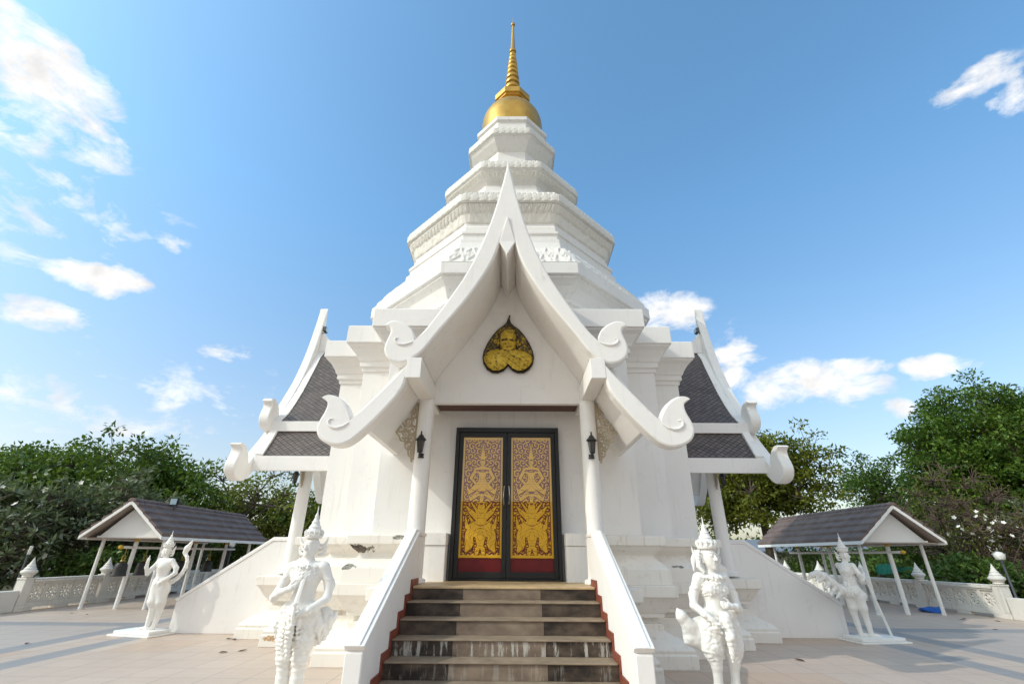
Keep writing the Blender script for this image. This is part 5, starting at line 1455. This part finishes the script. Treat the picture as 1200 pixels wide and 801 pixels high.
# woods closing the horizon
def mass(name, blobs, n, per, size, clump, mat, seed):
    o = leaves(name, blob_points(blobs, n, seed, .4), per, clump, size, mat, None, seed + 1)
    o['kind'] = 'stuff'; return o
mass('woods', [(-48 + 12 * k, 58 + (k % 3) * 3, 1.6, 8, 3, 2.0 + (k % 2) * .5) for k in range(9)], 1500, 26, .5, 1.0, 'leaf_deep', 201)
mass('woods', [(-45, 36, 2.5, 8, 4, 3.0), (-40, 26, 2.0, 6, 3, 2.5), (44, 34, 3.0, 8, 4, 4), (38, 24, 2, 6, 3, 2.6)], 700, 30, .45, .9, 'leaf_deep', 203)
# ================================================================== ADDED REFLECTION BLOCK, SKY, SUN, CAMERA
m = MB(); m.box(-40, 40, -27, -25, -.01, 5.9)  # unseen block added behind the camera to darken the lower door reflection
reflection_block = m.build('added_reflection_block', plain('reflection_block_green', (0.03, 0.045, 0.015), 0.9), None); reflection_block['kind'] = 'stuff'

SUN_DIR = Vector((-0.86, -0.38, 0.72)).normalized()
elev = math.asin(SUN_DIR.z); az = math.atan2(SUN_DIR.x, SUN_DIR.y)     # az measured clockwise from +Y
sd = bpy.data.lights.new('sun', 'SUN'); sd.energy = SUN_E; sd.angle = R(0.55); sd.color = (1.0, 0.945, 0.86)
so = bpy.data.objects.new('sun', sd); COL.objects.link(so)
so.rotation_euler = SUN_DIR.to_track_quat('Z', 'Y').to_euler(); so.location = (-30, -20, 40)

w = bpy.data.worlds.new('World'); S.world = w; w.use_nodes = True
t = NT.__new__(NT); t.t = w.node_tree; t.t.nodes.clear(); t.out = t.t.nodes.new('ShaderNodeOutputWorld'); t.m = None
sky = t.n('ShaderNodeTexSky'); sky.sky_type = 'NISHITA'; sky.sun_disc = False
sky.sun_elevation = elev; sky.sun_rotation = az; sky.altitude = 100; sky.air_density = SKY_AIR; sky.dust_density = SKY_DUST; sky.ozone_density = SKY_OZ
tc = t.coord('Generated')
# clouds: (direction, half-width across, half-height) of each bank, broken up by noise
f_, p_, y_, r_, cx_, cz_ = 532.5, 0.43753, 0.007626, -0.0064835, 0.15, 1.6
def ray(u, v):
    a = (u - 600) / f_; b = (400.5 - v) / f_
    a, b = math.cos(r_) * a + math.sin(r_) * b, -math.sin(r_) * a + math.cos(r_) * b
    X, Y, Z = a, math.cos(p_) - b * math.sin(p_), math.sin(p_) + b * math.cos(p_)
    return Vector((math.cos(y_) * X - math.sin(y_) * Y, math.sin(y_) * X + math.cos(y_) * Y, Z)).normalized()
BANKS = [  # azimuth and elevation come from where each bank stands in the sky; size in the same measure; density
    (40, 80, 98, 48, 24, 1.0), (105, 130, 50, 26, 35, .8), (10, 50, 60, 40, 10, 1.0), (15, 165, 60, 26, 25, .6), (75, 225, 60, 26, 25, .55), (112, 323, 56, 19, 8, 1.0), (65, 370, 70, 18, 15, .7), (110, 398, 60, 9, 15, .45),
    (198, 287, 22, 12, 20, .55), (256, 407, 40, 12, 5, .6), (20, 460, 40, 14, 10, .5), (180, 478, 70, 10, 8, .5), (150, 505, 120, 26, 12, .42), (30, 440, 40, 8, 5, .4),
    (1150, 102, 52, 22, -5, .95), (1190, 112, 40, 24, -20, .95), (785, 366, 40, 26, 10, 1.0), (868, 414, 34, 16, -5, 1.0), (857, 440, 24, 14, 0, .9), (955, 452, 84, 25, -10, 1.0), (1000, 430, 40, 14, -15, 1.0), (1085, 430, 36, 14, -10, 1.0), (1064, 482, 28, 13, 0, .95), (1022, 462, 22, 7, 0, .6), (852, 388, 20, 12, -20, .35), (60, 260, 170, 110, 30, .42), (140, 470, 200, 60, 10, .42), (80, 150, 120, 60, 30, .45), (1130, 425, 50, 8, 0, .4)]
warp = t.n('ShaderNodeTexNoise'); t.l(tc, warp.inputs['Vector']); warp.inputs['Scale'].default_value = 7; warp.inputs['Detail'].default_value = 4
wv = t.n('ShaderNodeVectorMath', operation='SUBTRACT'); t.l(warp.outputs['Color'], wv.inputs[0]); wv.inputs[1].default_value = (.5, .5, .5)
ws = t.n('ShaderNodeVectorMath', operation='SCALE'); t.l(wv.outputs[0], ws.inputs[0]); ws.inputs['Scale'].default_value = .07
wd = t.n('ShaderNodeVectorMath', operation='ADD'); t.l(tc, wd.inputs[0]); t.l(ws.outputs[0], wd.inputs[1])
best = None
FIELD = []
for (u, v, rx, ry, ang, dens) in BANKS:
    c = ray(u, v); a = R(ang)
    FIELD.append((c, ray(u + rx * math.cos(a), v + rx * math.sin(a)) - c, ray(u - ry * math.sin(a), v + ry * math.cos(a)) - c, dens))
# bright cloud fields added in the unseen sky behind the camera to fill the shade
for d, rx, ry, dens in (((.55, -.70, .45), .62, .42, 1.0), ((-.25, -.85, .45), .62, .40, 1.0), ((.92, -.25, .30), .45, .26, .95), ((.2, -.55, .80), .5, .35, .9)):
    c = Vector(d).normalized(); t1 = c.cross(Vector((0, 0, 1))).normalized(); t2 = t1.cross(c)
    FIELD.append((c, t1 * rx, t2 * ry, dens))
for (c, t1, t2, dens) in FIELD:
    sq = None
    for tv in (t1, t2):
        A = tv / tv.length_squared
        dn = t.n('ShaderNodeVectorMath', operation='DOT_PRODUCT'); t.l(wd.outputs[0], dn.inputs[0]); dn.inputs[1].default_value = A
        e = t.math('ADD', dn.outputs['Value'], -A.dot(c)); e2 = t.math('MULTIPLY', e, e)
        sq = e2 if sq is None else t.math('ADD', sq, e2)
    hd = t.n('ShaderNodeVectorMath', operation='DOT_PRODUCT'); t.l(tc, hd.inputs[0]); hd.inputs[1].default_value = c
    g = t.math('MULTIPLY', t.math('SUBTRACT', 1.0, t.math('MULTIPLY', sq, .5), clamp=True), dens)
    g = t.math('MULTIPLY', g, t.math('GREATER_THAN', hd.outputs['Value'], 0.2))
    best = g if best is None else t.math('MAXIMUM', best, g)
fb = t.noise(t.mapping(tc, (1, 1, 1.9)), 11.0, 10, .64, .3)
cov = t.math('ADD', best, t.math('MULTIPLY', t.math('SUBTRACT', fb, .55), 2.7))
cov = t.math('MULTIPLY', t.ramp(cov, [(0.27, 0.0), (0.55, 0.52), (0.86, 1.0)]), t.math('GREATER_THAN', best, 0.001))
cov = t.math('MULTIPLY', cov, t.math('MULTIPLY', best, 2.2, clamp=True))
# inner shading of the clouds, painted into their colour by noise
shade = t.ramp(t.noise(tc, 14, 6, .6), [(.35, .74), (.62, 1.0)])
cc = t.mix(1.0, (CLOUD * 1.0, CLOUD * .99, CLOUD * .98), shade, 'MULTIPLY')
hz = t.n('ShaderNodeSeparateXYZ'); t.l(tc, hz.inputs[0])
tint = t.mix(t.ramp(hz.outputs[2], [(0.12, 0.0), (0.62, 1.0)]), (1.66, 1.49, 1.34), SKY_TINT)
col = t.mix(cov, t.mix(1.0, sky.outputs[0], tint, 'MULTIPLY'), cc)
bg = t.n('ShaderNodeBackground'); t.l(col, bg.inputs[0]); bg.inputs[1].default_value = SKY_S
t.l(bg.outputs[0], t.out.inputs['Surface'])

cam = bpy.data.cameras.new('camera'); co = bpy.data.objects.new('camera', cam); COL.objects.link(co); S.camera = co
cam.sensor_width = 36; cam.lens = 36 * 532.5 / 1200; cam.clip_end = 4000; cam.clip_start = .05
cy_, sy_ = math.cos(y_), math.sin(y_)
fw = Vector((-sy_ * math.cos(p_), cy_ * math.cos(p_), math.sin(p_)))
rt = Vector((cy_, sy_, 0)); up = rt.cross(fw)
cr, sr = math.cos(r_), math.sin(r_)
# the fitted roll turns image axes by r_
rt2 = rt * cr - up * sr * -1 * -1; up2 = rt * sr + up * cr
rt2 = (rt * cr - up * sr); 
co.matrix_world = Matrix((( rt2.x, up2.x, -fw.x, .15), (rt2.y, up2.y, -fw.y, 0), (rt2.z, up2.z, -fw.z, 1.6), (0, 0, 0, 1)))
vs = S.view_settings; vs.view_transform = 'Standard'; vs.look = 'None'; vs.gamma = 1; vs.use_curve_mapping = False; vs.exposure = EXPO
S.render.resolution_x, S.render.resolution_y = 1024, 683
S.cycles.max_bounces = 8; S.cycles.diffuse_bounces = 4; S.cycles.transparent_max_bounces = 12; S.cycles.sample_clamp_indirect = 8
try: S.cycles.use_denoising = True
except Exception: pass
